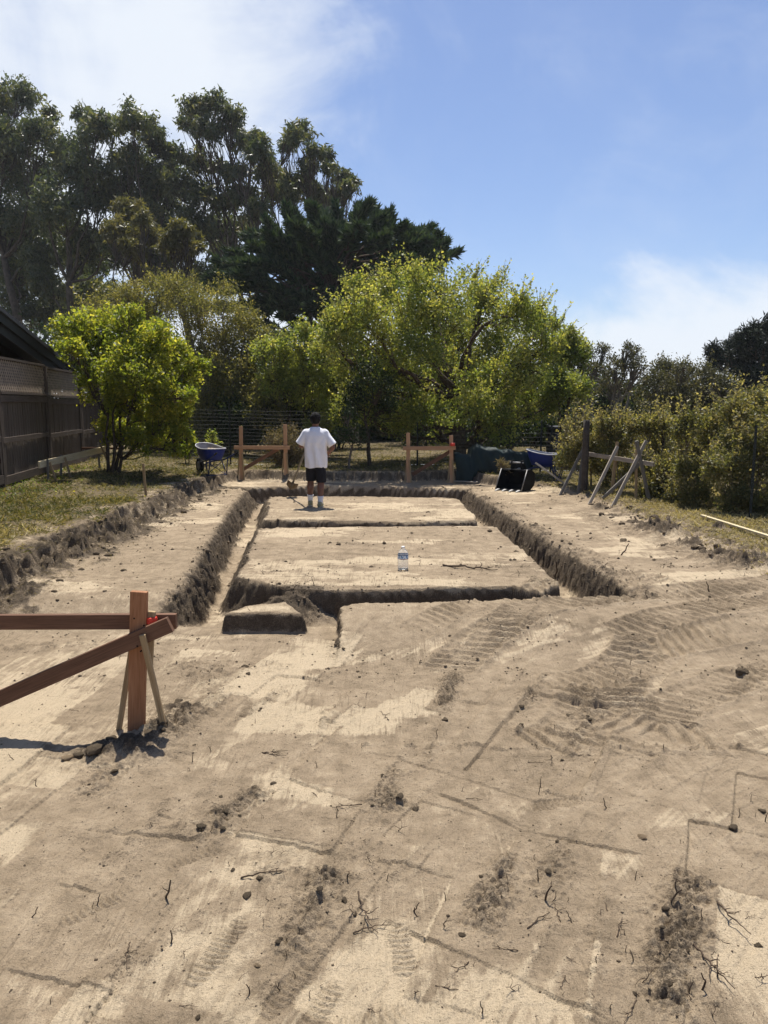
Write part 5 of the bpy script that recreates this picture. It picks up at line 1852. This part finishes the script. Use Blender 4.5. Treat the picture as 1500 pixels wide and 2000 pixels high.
M['pet'] = petmat()
M['white_cap'] = plain('white_cap', (.8, .8, .8), .4, .5, .05)
_m = Mat('printed_label', .4, .4)
_m.color(_m.ramp(_m.noise(60, (1, 1, 1.2), 3), [(.42, (.10, .22, .42)), (.5, (.45, .60, .72)), (.58, (.72, .74, .78))]))
M['label'] = _m.m
M['label_blue'] = plain('label_blue', (.03, .07, .20), .4, .4, .1)
M['label_red'] = plain('label_red', (.16, .03, .05), .4, .4, .1)
bottle()
# ------------------------------------------------------------------ the person and the shovel


def blob(bm, p0, p1, r0, r1, n=14, flat=(1, 1)):
    """A tapered rounded limb segment (closed)."""
    p0, p1 = Vector(p0), Vector(p1)
    d = p1 - p0
    ln = d.length
    x = d.normalized() if ln > 1e-6 else Vector((0, 0, 1))
    r = Vector((0, 1, 0)) if abs(x.y) < .9 else Vector((1, 0, 0))
    a = x.cross(r).normalized()
    c = x.cross(a).normalized()
    rings = []
    for k in range(6):
        t = math.pi / 2 * k / 5
        rings.append((p0 - x * r0 * math.cos(t), r0 * math.sin(t)))
    for k in range(6):
        t = math.pi / 2 * k / 5
        rings.append((p1 + x * r1 * math.sin(t), r1 * math.cos(t)))
    vs = []
    for c0, rr in rings:
        rr = max(rr, 1e-4)
        vs.append([bm.verts.new(c0 + a * math.cos(2 * math.pi * k / n) * rr * flat[0] + c * math.sin(2 * math.pi * k / n) * rr * flat[1]) for k in range(n)])
    for i in range(len(vs) - 1):
        for k in range(n):
            bm.faces.new((vs[i][k], vs[i][(k + 1) % n], vs[i + 1][(k + 1) % n], vs[i + 1][k]))
    bm.faces.new(vs[0][::-1])
    bm.faces.new(vs[-1])


def ell_loft(bm, rings, n=28, p=2.3):
    """Solid from (z, rx, ry, cx, cy) sections."""
    vs = []
    for z, rx, ry, cx, cy in rings:
        row = []
        for k in range(n):
            a = 2 * math.pi * k / n
            ca, sa = math.cos(a), math.sin(a)
            row.append(bm.verts.new((cx + rx * math.copysign(abs(ca) ** (2 / p), ca), cy + ry * math.copysign(abs(sa) ** (2 / p), sa), z)))
        vs.append(row)
    for i in range(len(vs) - 1):
        for k in range(n):
            bm.faces.new((vs[i][k], vs[i][(k + 1) % n], vs[i + 1][(k + 1) % n], vs[i + 1][k]))
    bm.faces.new(vs[0][::-1])
    bm.faces.new(vs[-1])


def fuse(name, fill, mat, parent, voxel, smooth=6, shape=None):
    """Build overlapping solids, fuse them to one continuous skin."""
    bm = bmesh.new()
    fill(bm)
    bmesh.ops.recalc_face_normals(bm, faces=bm.faces[:])
    me = bpy.data.meshes.new(name + '_raw')
    bm.to_mesh(me)
    bm.free()
    tmp = bpy.data.objects.new(name + '_raw', me)
    COL.objects.link(tmp)
    r = tmp.modifiers.new('r', 'REMESH')
    r.mode = 'VOXEL'
    r.voxel_size = voxel
    s = tmp.modifiers.new('s', 'SMOOTH')
    s.factor = .5
    s.iterations = smooth
    dg = bpy.context.evaluated_depsgraph_get()
    ev = tmp.evaluated_get(dg)
    out = bpy.data.meshes.new_from_object(ev)
    bpy.data.objects.remove(tmp)
    out.name = name
    if shape is not None:
        n = len(out.vertices)
        co = np.empty(n * 3, np.float32)
        out.vertices.foreach_get('co', co)
        co = shape(co.reshape(-1, 3))
        out.vertices.foreach_set('co', co.astype(np.float32).ravel())
    out.polygons.foreach_set('use_smooth', np.ones(len(out.polygons), bool))
    out.update()
    return link(name, out, mat, parent)


def skin_mat():
    m = Mat('brown_skin', .5, .4)
    m.color(m.ramp(m.noise(12, detail=4), [(.3, (.13, .058, .036)), (.7, (.19, .088, .055))]))
    m.b.inputs['Subsurface Weight'].default_value = .05
    return m.m


def cloth(name, c, rough=.85):
    m = Mat(name, rough, .15)
    m.color(m.ramp(m.noise(8, detail=4), [(.3, tuple(x * .94 for x in c)), (.7, c)]))
    m.bump(m.noise(260, detail=2), .0012, .5)
    return m.m


M['skin'] = skin_mat()
M['hair'] = plain('black_curly_hair', (.010, .009, .009), .9, .2, .4, 90, bump=.012)
M['tee'] = cloth('white_cotton', (.80, .80, .84))
M['shorts'] = cloth('black_cotton', (.016, .016, .02))
M['sock'] = cloth('white_sock', (.72, .72, .74))
M['shoe'] = cloth('pale_olive_shoe', (.30, .28, .17), .8)
M['sole'] = plain('shoe_sole', (.42, .40, .32), .8)
M['eye'] = plain('eye_white', (.7, .7, .7), .2, .5, .05)

pf = (G(607, 984, .2) + G(628, 991, .2)) / 2
PX0, PY0 = -1.275, 14.25
pz = hz(PX0, PY0)
man = thing('person', (PX0, PY0, pz), 'person in white T-shirt and black shorts standing with back turned, holding a shovel', 'person')
LF, RF = Vector((-.125, .14, 0)), Vector((.085, -.10, 0))          # feet: left a step ahead
lz = hz(PX0 + LF.x, PY0 + LF.y) - pz
rz_ = hz(PX0 + RF.x, PY0 + RF.y) - pz
LF.z, RF.z = lz, rz_
HAND_L = Vector((-.17, .27, 1.10))
HAND_R = Vector((.205, .13, .97))


def fingers(bm, wrist, fwd, side, up, grip=True, scale=1.0):
    """Palm, four unequal bent fingers and a thumb."""
    fwd, side, up = (Vector(v).normalized() for v in (fwd, side, up))
    w_ = Vector(wrist)
    blob(bm, w_ - fwd * .01, w_ + fwd * .075 + side * .004, .026, .034, 12, (1, .62))
    for i, (o, l) in enumerate(((-.030, .070), (-.010, .078), (.011, .073), (.030, .057))):
        k0 = w_ + fwd * .085 + side * o
        k1 = k0 + (fwd * .75 + up * .55).normalized() * l * .45
        k2 = k1 + (fwd * .1 + up * 1.0).normalized() * l * .33
        k3 = k2 + (-fwd * .7 + up * .5).normalized() * l * .28
        blob(bm, k0 - fwd * .03, k1, .0105, .0095, 8)
        blob(bm, k1, k2, .0095, .0085, 8)
        blob(bm, k2, k3, .0085, .0075, 8)
    t0 = w_ + fwd * .02 - side * .026
    t1 = t0 + (fwd * .6 - side * .8 + up * .25).normalized() * .04
    t2 = t1 + (fwd * .6 + side * .1 + up * .75).normalized() * .032
    blob(bm, t0, t1, .014, .0115, 8)
    blob(bm, t1, t2, .0115, .009, 8)


def body_fill(bm):
    for s, F in ((-1, LF), (1, RF)):
        hip = Vector((s * .095, .02, .86))
        ank = Vector((F.x, F.y - .02, F.z + .085))
        knee = Vector((s * .10 + (F.x - s * .1) * .4, F.y * .45 + .03, .475))
        blob(bm, hip, knee, .098, .064)
        calf = knee.lerp(ank, .32) + Vector((0, -.022, 0))
        blob(bm, knee, calf, .060, .066)
        blob(bm, calf, ank, .064, .038)
        blob(bm, ank + Vector((0, -.03, -.035)), ank + Vector((s * .015, .13, -.05)), .040, .032, 12, (1, .8))
    ell_loft(bm, [(.80, .15, .11, 0, .02), (.90, .185, .135, 0, .02), (1.02, .19, .14, 0, .025), (1.18, .185, .135, 0, .02), (1.34, .185, .115, 0, .0), (1.42, .14, .085, 0, 0), (1.455, .07, .06, 0, 0)])
    blob(bm, (0, .0, 1.42), (0, .025, 1.54), .064, .058)
    ell_loft(bm, [(1.505, .040, .055, 0, .05), (1.53, .060, .085, 0, .045), (1.57, .072, .098, 0, .035), (1.62, .077, .102, 0, .03), (1.67, .072, .096, 0, .028), (1.70, .052, .075, 0, .025), (1.718, .022, .04, 0, .025)], 24, 2.1)
    for s in (-1, 1):
        blob(bm, (s * .076, .022, 1.575), (s * .083, .014, 1.615), .014, .018, 8, (.55, 1))   # ears
        blob(bm, (s * .016, .128, 1.572), (s * .02, .122, 1.574), .010, .009, 8)
        blob(bm, (s * .030, .120, 1.636), (s * .05, .108, 1.634), .010, .009, 8)               # brow
        sh, el = Vector((s * .185, -.005, 1.385)), (Vector((-.27, .01, 1.145)) if s < 0 else Vector((.325, -.045, 1.115)))
        blob(bm, sh, el, .060, .047)
        hd = HAND_L if s < 0 else HAND_R
        f = (hd - el).normalized()
        wr = hd - f * .085
        mid = el.lerp(wr, .3)
        blob(bm, el, mid, .046, .047)
        blob(bm, mid, wr, .047, .029)
        up = Vector((0, .3, -1)) if s > 0 else Vector((.4, .6, -.2))
        sd = f.cross(up).normalized()
        fingers(bm, wr, f, sd * s, sd.cross(f) * 1.0)
    blob(bm, (0, .130, 1.612), (0, .150, 1.578), .010, .015, 8)                                # nose
    blob(bm, (-.018, .132, 1.548), (.018, .132, 1.548), .009, .009, 8)                         # lips
    blob(bm, (-.018, .130, 1.536), (.018, .130, 1.536), .009, .009, 8)


fuse('body', body_fill, M['skin'], man, .0095, 3)


def wr_fold(co):
    x, y, z = co[:, 0], co[:, 1], co[:, 2]
    a = np.arctan2(x, y)
    hang = sstep(1.36, 1.05, z)
    f = .013 * np.sin(x * 40 + 1.5 * np.sin(z * 7)) * hang + .006 * fbm(x * 1.0 + 7, z * .35 + y, 16, 3, 5) + .007 * fbm(x + z * .5, z, 9, 3, 6)
    seam = .020 * np.exp(-((x - .012) / .020) ** 2) * sstep(1.20, .85, z) * (y < 0)
    r = np.hypot(x, y) + 1e-6
    co = co.copy()
    co[:, 1] += np.where(np.abs(x) < .24, (f * 1.0 + seam) * np.sign(y), f)
    co[:, 0] += .5 * f * np.sign(x)
    co[:, 2] += np.where(z < .78, .010 * np.sin(x * 21 + .5), 0)
    return co


def tee_fill(bm):
    ell_loft(bm, [(.735, .198, .150, 0, .01), (.74, .205, .158, 0, .01), (.90, .212, .165, 0, .012), (1.05, .214, .165, 0, .012), (1.2, .216, .16, 0, .0), (1.33, .222, .142, 0, -.008), (1.405, .205, .112, 0, -.008), (1.445, .150, .090, 0, -.004), (1.475, .090, .078, 0, .0), (1.492, .072, .070, 0, .004)], 36, 2.5)
    for s in (-1, 1):
        blob(bm, (s * .165, -.008, 1.365), (s * .235, -.012, 1.24), .092, .094, 16, (1, 1))
        p0, p1 = Vector((s * .20, -.01, 1.33)), (Vector((-.30, .0, 1.175)) if s < 0 else Vector((.325, -.03, 1.15)))
        d = (p1 - p0).normalized()
        a = d.cross(Vector((0, 1, 0))).normalized()
        c = d.cross(a).normalized()
        vs = []
        for t, r in ((0, .09), (.5, .096), (1, .108)):
            q = p0.lerp(p1, t)
            vs.append([bm.verts.new(q + a * math.cos(2 * math.pi * k / 20) * r * .80 + c * math.sin(2 * math.pi * k / 20) * r) for k in range(20)])
        for i in range(2):
            for k in range(20):
                bm.faces.new((vs[i][k], vs[i][(k + 1) % 20], vs[i + 1][(k + 1) % 20], vs[i + 1][k]))
        bm.faces.new(vs[0][::-1])
        bm.faces.new(vs[2])


fuse('t_shirt', tee_fill, M['tee'], man, .011, 4, wr_fold)


def shorts_fill(bm):
    ell_loft(bm, [(.70, .176, .135, 0, .02), (.80, .188, .142, 0, .015), (.90, .192, .142, 0, .015), (.96, .185, .135, 0, .015)], 30, 2.4)
    for s, F in ((-1, LF), (1, RF)):
        yk = F.y * .45
        xk = s * .098
        ell_loft(bm, [(.468 - .01 * s, .091, .098, xk, yk * .8 + .015), (.476 - .01 * s, .094, .102, xk, yk * .8 + .015), (.60, .098, .112, xk - s * .004, yk * .6 + .015), (.76, .100, .12, s * .088, yk * .2 + .015), (.84, .096, .12, s * .082, .015)], 24, 2.3)


fuse('shorts', shorts_fill, M['shorts'], man, .010, 3, lambda c: c + np.stack([.004 * fbm(c[:, 0], c[:, 2], 14, 2, 9), .006 * fbm(c[:, 0] + 5, c[:, 2], 11, 2, 10), 0 * c[:, 0]], 1))


def hair_shape(c):
    n = fbm(c[:, 0] * 1.0 + c[:, 1] * .7, c[:, 2] + c[:, 1] * .5, 60, 3, 12)
    d = c - np.array((0, .02, 1.62))
    d /= np.linalg.norm(d, axis=1, keepdims=True)
    return c + d * (n * .009)[:, None]


def hair_fill(bm):
    ell_loft(bm, [(1.545, .060, .040, 0, -.022), (1.575, .078, .060, 0, -.015), (1.62, .092, .086, 0, .0), (1.67, .096, .112, 0, .018), (1.71, .086, .106, 0, .022), (1.74, .062, .078, 0, .02), (1.755, .03, .04, 0, .02)], 26, 2.1)


fuse('hair', hair_fill, M['hair'], man, .008, 3, hair_shape)
for s in (-1, 1):
    g = Geo()
    g.lathe([(.0115 * math.sin(math.pi * k / 8) + 1e-4, -.0115 * math.cos(math.pi * k / 8)) for k in range(9)], 12)
    e = g.build('eye', M['eye'], man, True)
    e.location = (s * .032, .116, 1.615)
for s, F in ((-1, LF), (1, RF)):
    ank = Vector((F.x, F.y - .02, F.z + .085))
    knee = Vector((s * .10 + (F.x - s * .1) * .4, F.y * .45 + .03, .475))
    tp = ank + (knee - ank) * .40
    g = Geo()
    rings = []
    for i in range(9):
        t = i / 8
        q = ank + Vector((0, 0, -.03)) + (tp - ank) * t
        r = .042 + .016 * t + (.002 * math.sin(i * 3) if i < 7 else .003)
        rings.append([(q.x + r * math.cos(2 * math.pi * k / 16), q.y - .008 * t + r * 1.05 * math.sin(2 * math.pi * k / 16), q.z) for k in range(16)])
    g.rings(rings)
    g.build('sock', M['sock'], man, True)

    def shoe_fill(bm, F=F, s=s):
        base_ = Vector((F.x, F.y, F.z))
        d = Vector((s * .12, 1, 0)).normalized()
        c = base_ + Vector((0, 0, .05))
        blob(bm, c - d * .075, c + d * .01, .047, .050, 14)
        blob(bm, c + Vector((0, 0, .025)) - d * .05, c + Vector((0, 0, .03)) - d * .01, .044, .046, 14)
        blob(bm, c + d * .0, c + d * .14 - Vector((0, 0, .012)), .050, .043, 14, (1.0, .9))
    sh = fuse('shoe', shoe_fill, M['shoe'], man, .008, 3, lambda c, F=F: np.stack([c[:, 0], c[:, 1], np.maximum(c[:, 2], F.z + .022)], 1))
    g = Geo()
    d = Vector((s * .12, 1, 0)).normalized()
    sd = Vector((d.y, -d.x, 0))
    out = []
    for z in (0.0, .026):
        row = []
        for k in range(24):
            a = 2 * math.pi * k / 24
            al = .028 + math.cos(a) * .158
            wd = .050 * math.copysign(abs(math.sin(a)) ** .8, math.sin(a)) * (1 + .12 * math.cos(a))
            p = Vector((F.x, F.y, F.z + z - .002)) + d * al + sd * wd
            row.append(p)
        out.append(row)
    g.rings(out)
    g.build('sole', M['sole'], sh, False)

# shovel in the left hand
h_top = Vector((PX0 - .13, PY0 + .02, pz + 1.28))
hand = Vector((PX0, PY0, pz)) + HAND_L + Vector((-.02, .05, 0))
tipx = PY(566, 958, 15.75)
tip = Vector((tipx[0], tipx[1], tipx[2]))
dirv = (tip - hand).normalized()
top = hand - dirv * .28
shov = thing('shovel', tuple(tip), 'long-handled digging shovel held by the standing person, blade down in the trench edge', 'shovel')
so_ = shov.location
sock_ = tip - dirv * .30
g = Geo()
g.tube([top - so_, top.lerp(sock_, .5) - so_, sock_ + dirv * .06 - so_], [.017, .018, .019], 10)
g.build('handle', M['grey_wood'], shov, True)
sidev = dirv.cross(Vector((0, 1, .2))).normalized()
nrm = sidev.cross(dirv).normalized()
g = Geo()
rows = []
for i in range(11):
    t = i / 10
    wd = .115 * (1 if t < .55 else max(.02, (1 - ((t - .55) / .45) ** 2.2)))
    row = []
    for k in range(9):
        u = (k / 8 - .5) * 2
        row.append(tip - dirv * (.30 * (1 - t)) + sidev * u * wd + nrm * (.028 * u * u + .02 * t) - so_)
    rows.append(row)
vs = [tuple(p) for r in rows for p in r]
g.add(vs, [(i * 9 + k, i * 9 + k + 1, (i + 1) * 9 + k + 1, (i + 1) * 9 + k) for i in range(10) for k in range(8)])
bl = g.build('blade', M['rust'] if 'rust' in M else plain('worn_shovel_steel', (.12, .09, .06), .55, .4, .4, 12, .5), shov, True)
sm = bl.modifiers.new('thick', 'SOLIDIFY')
sm.thickness = .004
g = Geo()
g.tube([sock_ - dirv * .10 - so_, sock_ - so_, sock_ + dirv * .10 - so_], [.022, .024, .030], 10)
g.build('socket', plain('worn_socket_steel', (.08, .07, .06), .5, .4, .3, 12, .6), shov, True)
# ------------------------------------------------------------------ roots, clods, crumbs


def clod_mesh(name, seed, sub=2, rough=.28, flat=.7):
    bm = bmesh.new()
    bmesh.ops.create_icosphere(bm, subdivisions=sub, radius=1.0)
    me = bpy.data.meshes.new(name)
    bm.to_mesh(me)
    bm.free()
    n = len(me.vertices)
    co = np.empty(n * 3, np.float32)
    me.vertices.foreach_get('co', co)
    co = co.reshape(-1, 3)
    k = 1 + rough * 1.3 * fbm(co[:, 0] + co[:, 2] * .7 + seed * 7, co[:, 1] - co[:, 2] * .6, 1.1, 3, seed) + rough * .5 * fbm(co[:, 0] - co[:, 1] + seed, co[:, 2], 3.5, 2, seed + 5)
    co = co * k[:, None]
    co[:, 2] *= flat
    me.vertices.foreach_set('co', co.astype(np.float32).ravel())
    if sub > 1:
        me.polygons.foreach_set('use_smooth', (np.random.default_rng(seed).random(len(me.polygons)) > .45))
    me.update()
    return me


CL = [clod_mesh('dirt_clod', 40 + i, 2, .5, .62) for i in range(6)]
for m_ in CL:
    m_.materials.append(M['clod'])
CLD = [c.copy() for c in CL]
for m_ in CLD:
    m_.materials[0] = M['clod_dry']
rg = np.random.default_rng(21)


def clod(x, y, r, label, group=None, dry=False, flat=1.0):
    o = bpy.data.objects.new('dirt_clod', (CLD if dry else CL)[rg.integers(6)])
    COL.objects.link(o)
    o.location = (x, y, hz(x, y) + r * .12)
    o.scale = (r * rg.uniform(.85, 1.2), r * rg.uniform(.8, 1.1), r * rg.uniform(.75, 1.0) * flat)
    o.rotation_euler = (0, 0, rg.uniform(0, 6.28))
    return tag(o, label, 'dirt clod', group)


for px, py, rp, lab, dry in [(482, 1746, 9, 'round dark clod on the open dirt beside the forked root', False), (503, 1886, 7.5, 'pale rounded clod near the lower middle of the dirt', True),
                             (1490, 1580, 8, 'dark clod at the right edge of the dirt', False), (1432, 1613, 11, 'wide dark clod on the right part of the dirt', False),
                             (1255, 1637, 9, 'pale flat clod beside the long crisp step in the dirt', True), (1447, 1322, 13, 'large dark clod beside the digger tracks at the right', False),
                             (1112, 1397, 8, 'dark clod at the end of the digger tracks', False), (349, 1377, 8, 'dark clod on top of the soil heap behind the near post', False),
                             (218, 1456, 11, 'dark clod at the foot of the near left stake', False), (184, 1479, 17, 'biggest clod left of the near timber post', False),
                             (155, 1481, 10, 'middle one of three clods left of the near timber post', False), (131, 1485, 10, 'pale leftmost clod of three left of the near timber post', True),
                             (292, 1446, 11, 'clod just right of the near post foot', False), (318, 1437, 13, 'flat clod on the heap right of the near post', False),
                             (386, 1984, 7, 'dark clod at the bottom edge, left of the middle', False), (1482, 1844, 7, 'small dark clod near the lower right corner', False),
                             (240, 1107, 6, 'small dark clod on the path below the left bank', False), (1180, 988, 9, 'dark clod on the straw in front of the leaning timbers', False),
                             (1390, 1045, 9, 'dark tuft of soil near the pale lath', False), (1150, 1405, 7, 'loose clod right of the digger tracks', False)]:
    q = G(px, py, .25 if py < 1110 else 0)
    clod(q[0], q[1], rp / F_PX * q[1] * 1.02, lab, None, dry)
n_ = 0
for pts, hw, st in WIN:                        # clods along the crumb ridges
    P = np.array(pts)
    ln = np.hypot(*np.diff(P, axis=0).T).sum()
    for _ in range(int(2 + ln * 5 * st)):
        k = rg.integers(len(P) - 1)
        t = rg.random()
        p = P[k] * (1 - t) + P[k + 1] * t + rg.normal(0, hw * .8, 2)
        r = rg.choice((.010, .014, .020, .028), p=(.5, .33, .15, .02))
        if n_ < 170:
            clod(p[0], p[1], r, 'small dark earth clod in a loose crumb ridge on the dirt', 'small clods on the crumb ridges')
            n_ += 1
for _ in range(44):
    x, y = -3.75 + rg.normal(0, .25), rg.uniform(7, 16)
    if abs(x) < abs((0 - 750) / F_PX * y) * 1.02:
        clod(x, y, rg.uniform(.02, .055), 'dark earth clod fallen along the foot of the left bank', 'clods along the left bank')
for _ in range(40):
    x, y = 4.1 + rg.normal(0, .25), rg.uniform(9, 16)
    clod(x, y, rg.uniform(.02, .06), 'dark earth clod along the ragged right edge of the dig', 'clods along the right edge')

# loose crumbs, too small to count
rgc = np.random.default_rng(33)
sets = []
for n, box, rr in ((150000, (-2.6, 2.9, 1.9, 5.6), (.0015, .0045)), (110000, (-3.4, 4.6, 5.6, 9), (.004, .011)), (60000, (-4.2, 5, 9, 17.5), (.006, .02))):
    X, Y, z = scatter(n, box, lambda X, Y, p, m_, g_: np.clip(.006 + m_ ** 1.3 * .14 + .006 * (fbm(X, Y, 2.5, 3, 81) > .25), 0, 1) * (g_ < .5), rgc)
    sets.append(np.stack([X, Y, z, rgc.uniform(*rr, len(X)) * np.exp(rgc.normal(0, .35, len(X)))], 1))
S = np.concatenate(sets)
o8 = np.array([(1, 0, 0), (0, 1, 0), (-1, 0, 0), (0, -1, 0), (0, 0, .8), (0, 0, -.6)], float)
f8 = np.array([(0, 1, 4), (1, 2, 4), (2, 3, 4), (3, 0, 4), (1, 0, 5), (2, 1, 5), (3, 2, 5), (0, 3, 5)])
n = len(S)
an = rgc.uniform(0, 6.28, n)
pts = o8[None] * rgc.uniform(.6, 1.35, (n, 6, 1))
ca, sa = np.cos(an)[:, None], np.sin(an)[:, None]
V = np.stack([pts[..., 0] * ca - pts[..., 1] * sa, pts[..., 0] * sa + pts[..., 1] * ca, pts[..., 2] + .25], 2) * S[:, 3][:, None, None] + S[:, None, :3]
M['crumb'] = plain('crumb_soil', (.17, .131, .09), 1.0, .05, .6, 30)
cr = link('soil_crumbs', np_mesh('soil_crumbs', V.reshape(-1, 3), (f8[None] + np.arange(n)[:, None, None] * 6).reshape(-1, 3)), M['crumb'])
tag(cr, 'loose dark soil crumbs strewn over the scraped dirt', None, None, 'stuff')
print('crumbs', n)


# roots and twigs poking out of the scraped dirt
def root_mesh(seed, kind):
    r = np.random.default_rng(seed)
    paths = []
    if kind == 'stub':                         # short broken root, standing
        tip = np.array((r.normal(0, .35), r.normal(0, .35), 1.0))
        P = bend_path((0, 0, -.3), tip, r, 6, .10)
        paths.append((P, np.linspace(.07, .035, 6)))
        if r.random() < .6:
            k = P[3]
            paths.append((bend_path(k, k + np.array((r.normal(0, .5), r.normal(0, .4), .45)), r, 4, .1), np.linspace(.035, .012, 4)))
    elif kind == 'twig':                       # thin hair root, leaning or lying
        tip = np.array((r.normal(0, .7), r.normal(0, .5), r.uniform(.15, .8)))
        P = bend_path((0, 0, -.08), tip, r, 8, .13)
        paths.append((P, np.linspace(.030, .012, 8)))
        for _ in range(r.integers(1, 4)):
            k = P[r.integers(2, 7)]
            paths.append((bend_path(k, k + r.normal(0, .28, 3) + np.array((0, 0, .1)), r, 4, .15), np.linspace(.016, .007, 4)))
    else:                                      # long root lying on the dirt
        tip = np.array((1.0, r.normal(0, .25), .04))
        P = bend_path((0, 0, .02), tip, r, 12, .07)
        P[:, 2] = np.abs(P[:, 2]) * .5 + .012
        paths.append((P, np.linspace(.022, .008, 12)))
        for _ in range(3):
            k = P[r.integers(3, 10)]
            e = k + np.array((r.uniform(.05, .25), r.normal(0, .18), r.uniform(0, .08)))
            paths.append((bend_path(k, e, r, 5, .15), np.linspace(.012, .005, 5)))
    V, Fq = tubes_np(paths, 5)
    me = np_mesh('root', V, Fq, True)
    me.materials.append(M['twig'])
    return me


STUB = [root_mesh(500 + i, 'stub') for i in range(7)]
TWIG = [root_mesh(520 + i, 'twig') for i in range(9)]
LONG = [root_mesh(540 + i, 'long') for i in range(6)]


def put_root(me, name, x, y, size, rot, label, cat, group=None, z=None):
    o = bpy.data.objects.new(name, me)
    COL.objects.link(o)
    o.location = (x, y, hz(x, y) if z is None else z)
    o.scale = (size,) * 3
    o.rotation_euler = (0, 0, rot)
    return tag(o, label, cat, group)


def at(px, py):
    q = G(px, py, 0 if py > 1180 else .2)
    return q[0], q[1]


for px, py, h, v, rot, lab in [(1065, 1760, 34, 0, .3, 'thick slanting root stub standing near the lower right middle'), (320, 1745, 64, 5, .1, 'tall thin upright root left of the forked root'),
                               (868, 1755, 20, 2, 1.9, 'pair of broken root stubs left of the boot print'), (808, 1775, 26, 3, .5, 'curled root stub left of the pair, near the boot print'),
                               (1186, 1580, 20, 1, 0, 'short straight root stub standing by itself beside the long step'), (678, 1725, 26, 4, 2.2, 'forked black root stub right of the forked lying root'),
                               (330, 1840, 30, 6, 1.0, 'bent root standing on the lower left dirt'), (560, 1870, 14, 1, 1.4, 'small root tuft right of the left boot prints'),
                               (1050, 1720, 26, 2, 3.0, 'thin upright root stub above the thick slanting one'), (1365, 1930, 40, 4, .2, 'dark upright root cluster by the wide crumb ridge'),
                               (1345, 1935, 26, 0, .9, 'short dark root beside the upright root cluster'), (1300, 1770, 36, 5, 1.2, 'upright thin root right of the wide crumb ridge top'),
                               (1055, 1530, 16, 2, .4, 'small root stub on the scraped patch right of the middle'), (1212, 1085, 24, 3, .6, 'forked root stub on the right-hand track strip'),
                               (1083, 1080, 26, 6, .2, 'upright dark root at the right trench edge'), (1387, 1150, 20, 1, .3, 'small root stub at the right by the tracks')]:
    x, y = at(px, py)
    put_root(STUB[v], 'root_stub', x, y, min(h, 40) / F_PX * y * 1.05, rot, lab, 'root')
for px, py, ln, v, rot, lab in [(470, 1715, 85, 0, .25, 'thick forked root lying on the dirt left of the middle'), (700, 1745, 90, 1, -.8, 'long thin root arching down to the boot print'),
                                (1355, 1850, 110, 2, -.95, 'long thin root lying slantwise in the lower right'), (1400, 1770, 95, 3, -1.2, 'dark curved root at the right of the wide crumb ridge'),
                                (1030, 1815, 70, 4, .5, 'thin forked root lying below the thick slanting stub'), (690, 1820, 75, 5, .08, 'thin pale root lying flat near the middle'),
                                (865, 1106, 90, 1, .05, 'thin root lying along the big block top right of the bottle'), (600, 968, 40, 2, .6, 'thin root trailing over the back trench'), (1095, 1800, 60, 5, 1.3, 'fine root lying near the thick slanting stub')]:
    x, y = at(px, py)
    put_root(LONG[v], 'lying_root', x, y, ln / F_PX * y * 1.1, rot, lab, 'root')
kk = 0
while kk < 190:
    px = rg.uniform(-20, 1520)
    py = 1195 + 800 * rg.random() ** .8
    if rg.random() > .30 + .85 * (px / 1500) * (py > 1300):
        continue
    x, y = at(px, py)
    if rg.random() < .4:
        put_root(STUB[rg.integers(7)], 'root_stub', x, y, rg.uniform(.016, .05), rg.uniform(0, 6.28), 'short dark broken root stub sticking out of the scraped dirt', 'root', 'root stubs in the dirt')
    elif rg.random() < .75:
        put_root(TWIG[rg.integers(9)], 'root_twig', x, y, rg.uniform(.03, .085), rg.uniform(0, 6.28), 'thin dark hair root poking out of the scraped dirt', 'root', 'thin roots in the dirt')
    else:
        put_root(LONG[rg.integers(6)], 'lying_root', x, y, rg.uniform(.06, .16), rg.uniform(0, 6.28), 'thin dark root lying loose on the scraped dirt', 'root', 'loose roots on the dirt')
    kk += 1
for _ in range(46):
    px, py = rg.uniform(500, 1350), rg.uniform(985, 1170)
    q = G(px, py, .2)
    if hz(q[0], q[1]) < .13:
        continue
    put_root(TWIG[rg.integers(9)], 'root_twig', q[0], q[1], rg.uniform(.06, .14), rg.uniform(0, 6.28), 'thin dark root on top of the dug-out blocks and banks', 'root', 'thin roots on the blocks')

# ------------------------------------------------------------------ thin sea haze
g = Geo()
g.box((0, 79, 19.5), (340, 300, 47))
_hm = bpy.data.materials.new('thin_haze')
_hm.use_nodes = True
_t = _hm.node_tree
_t.nodes.remove(_t.nodes['Principled BSDF'])
_v = _t.nodes.new('ShaderNodeVolumePrincipled')
_v.inputs['Color'].default_value = (.92, .95, 1, 1)
_v.inputs['Density'].default_value = .00028
_v.inputs['Anisotropy'].default_value = .35
_t.links.new(_v.outputs[0], _t.nodes['Material Output'].inputs['Volume'])
_hz = g.build('haze', _hm)
tag(_hz, 'thin pale sea haze over the whole lot', None, None, 'stuff')
scn.cycles.volume_bounces = 0
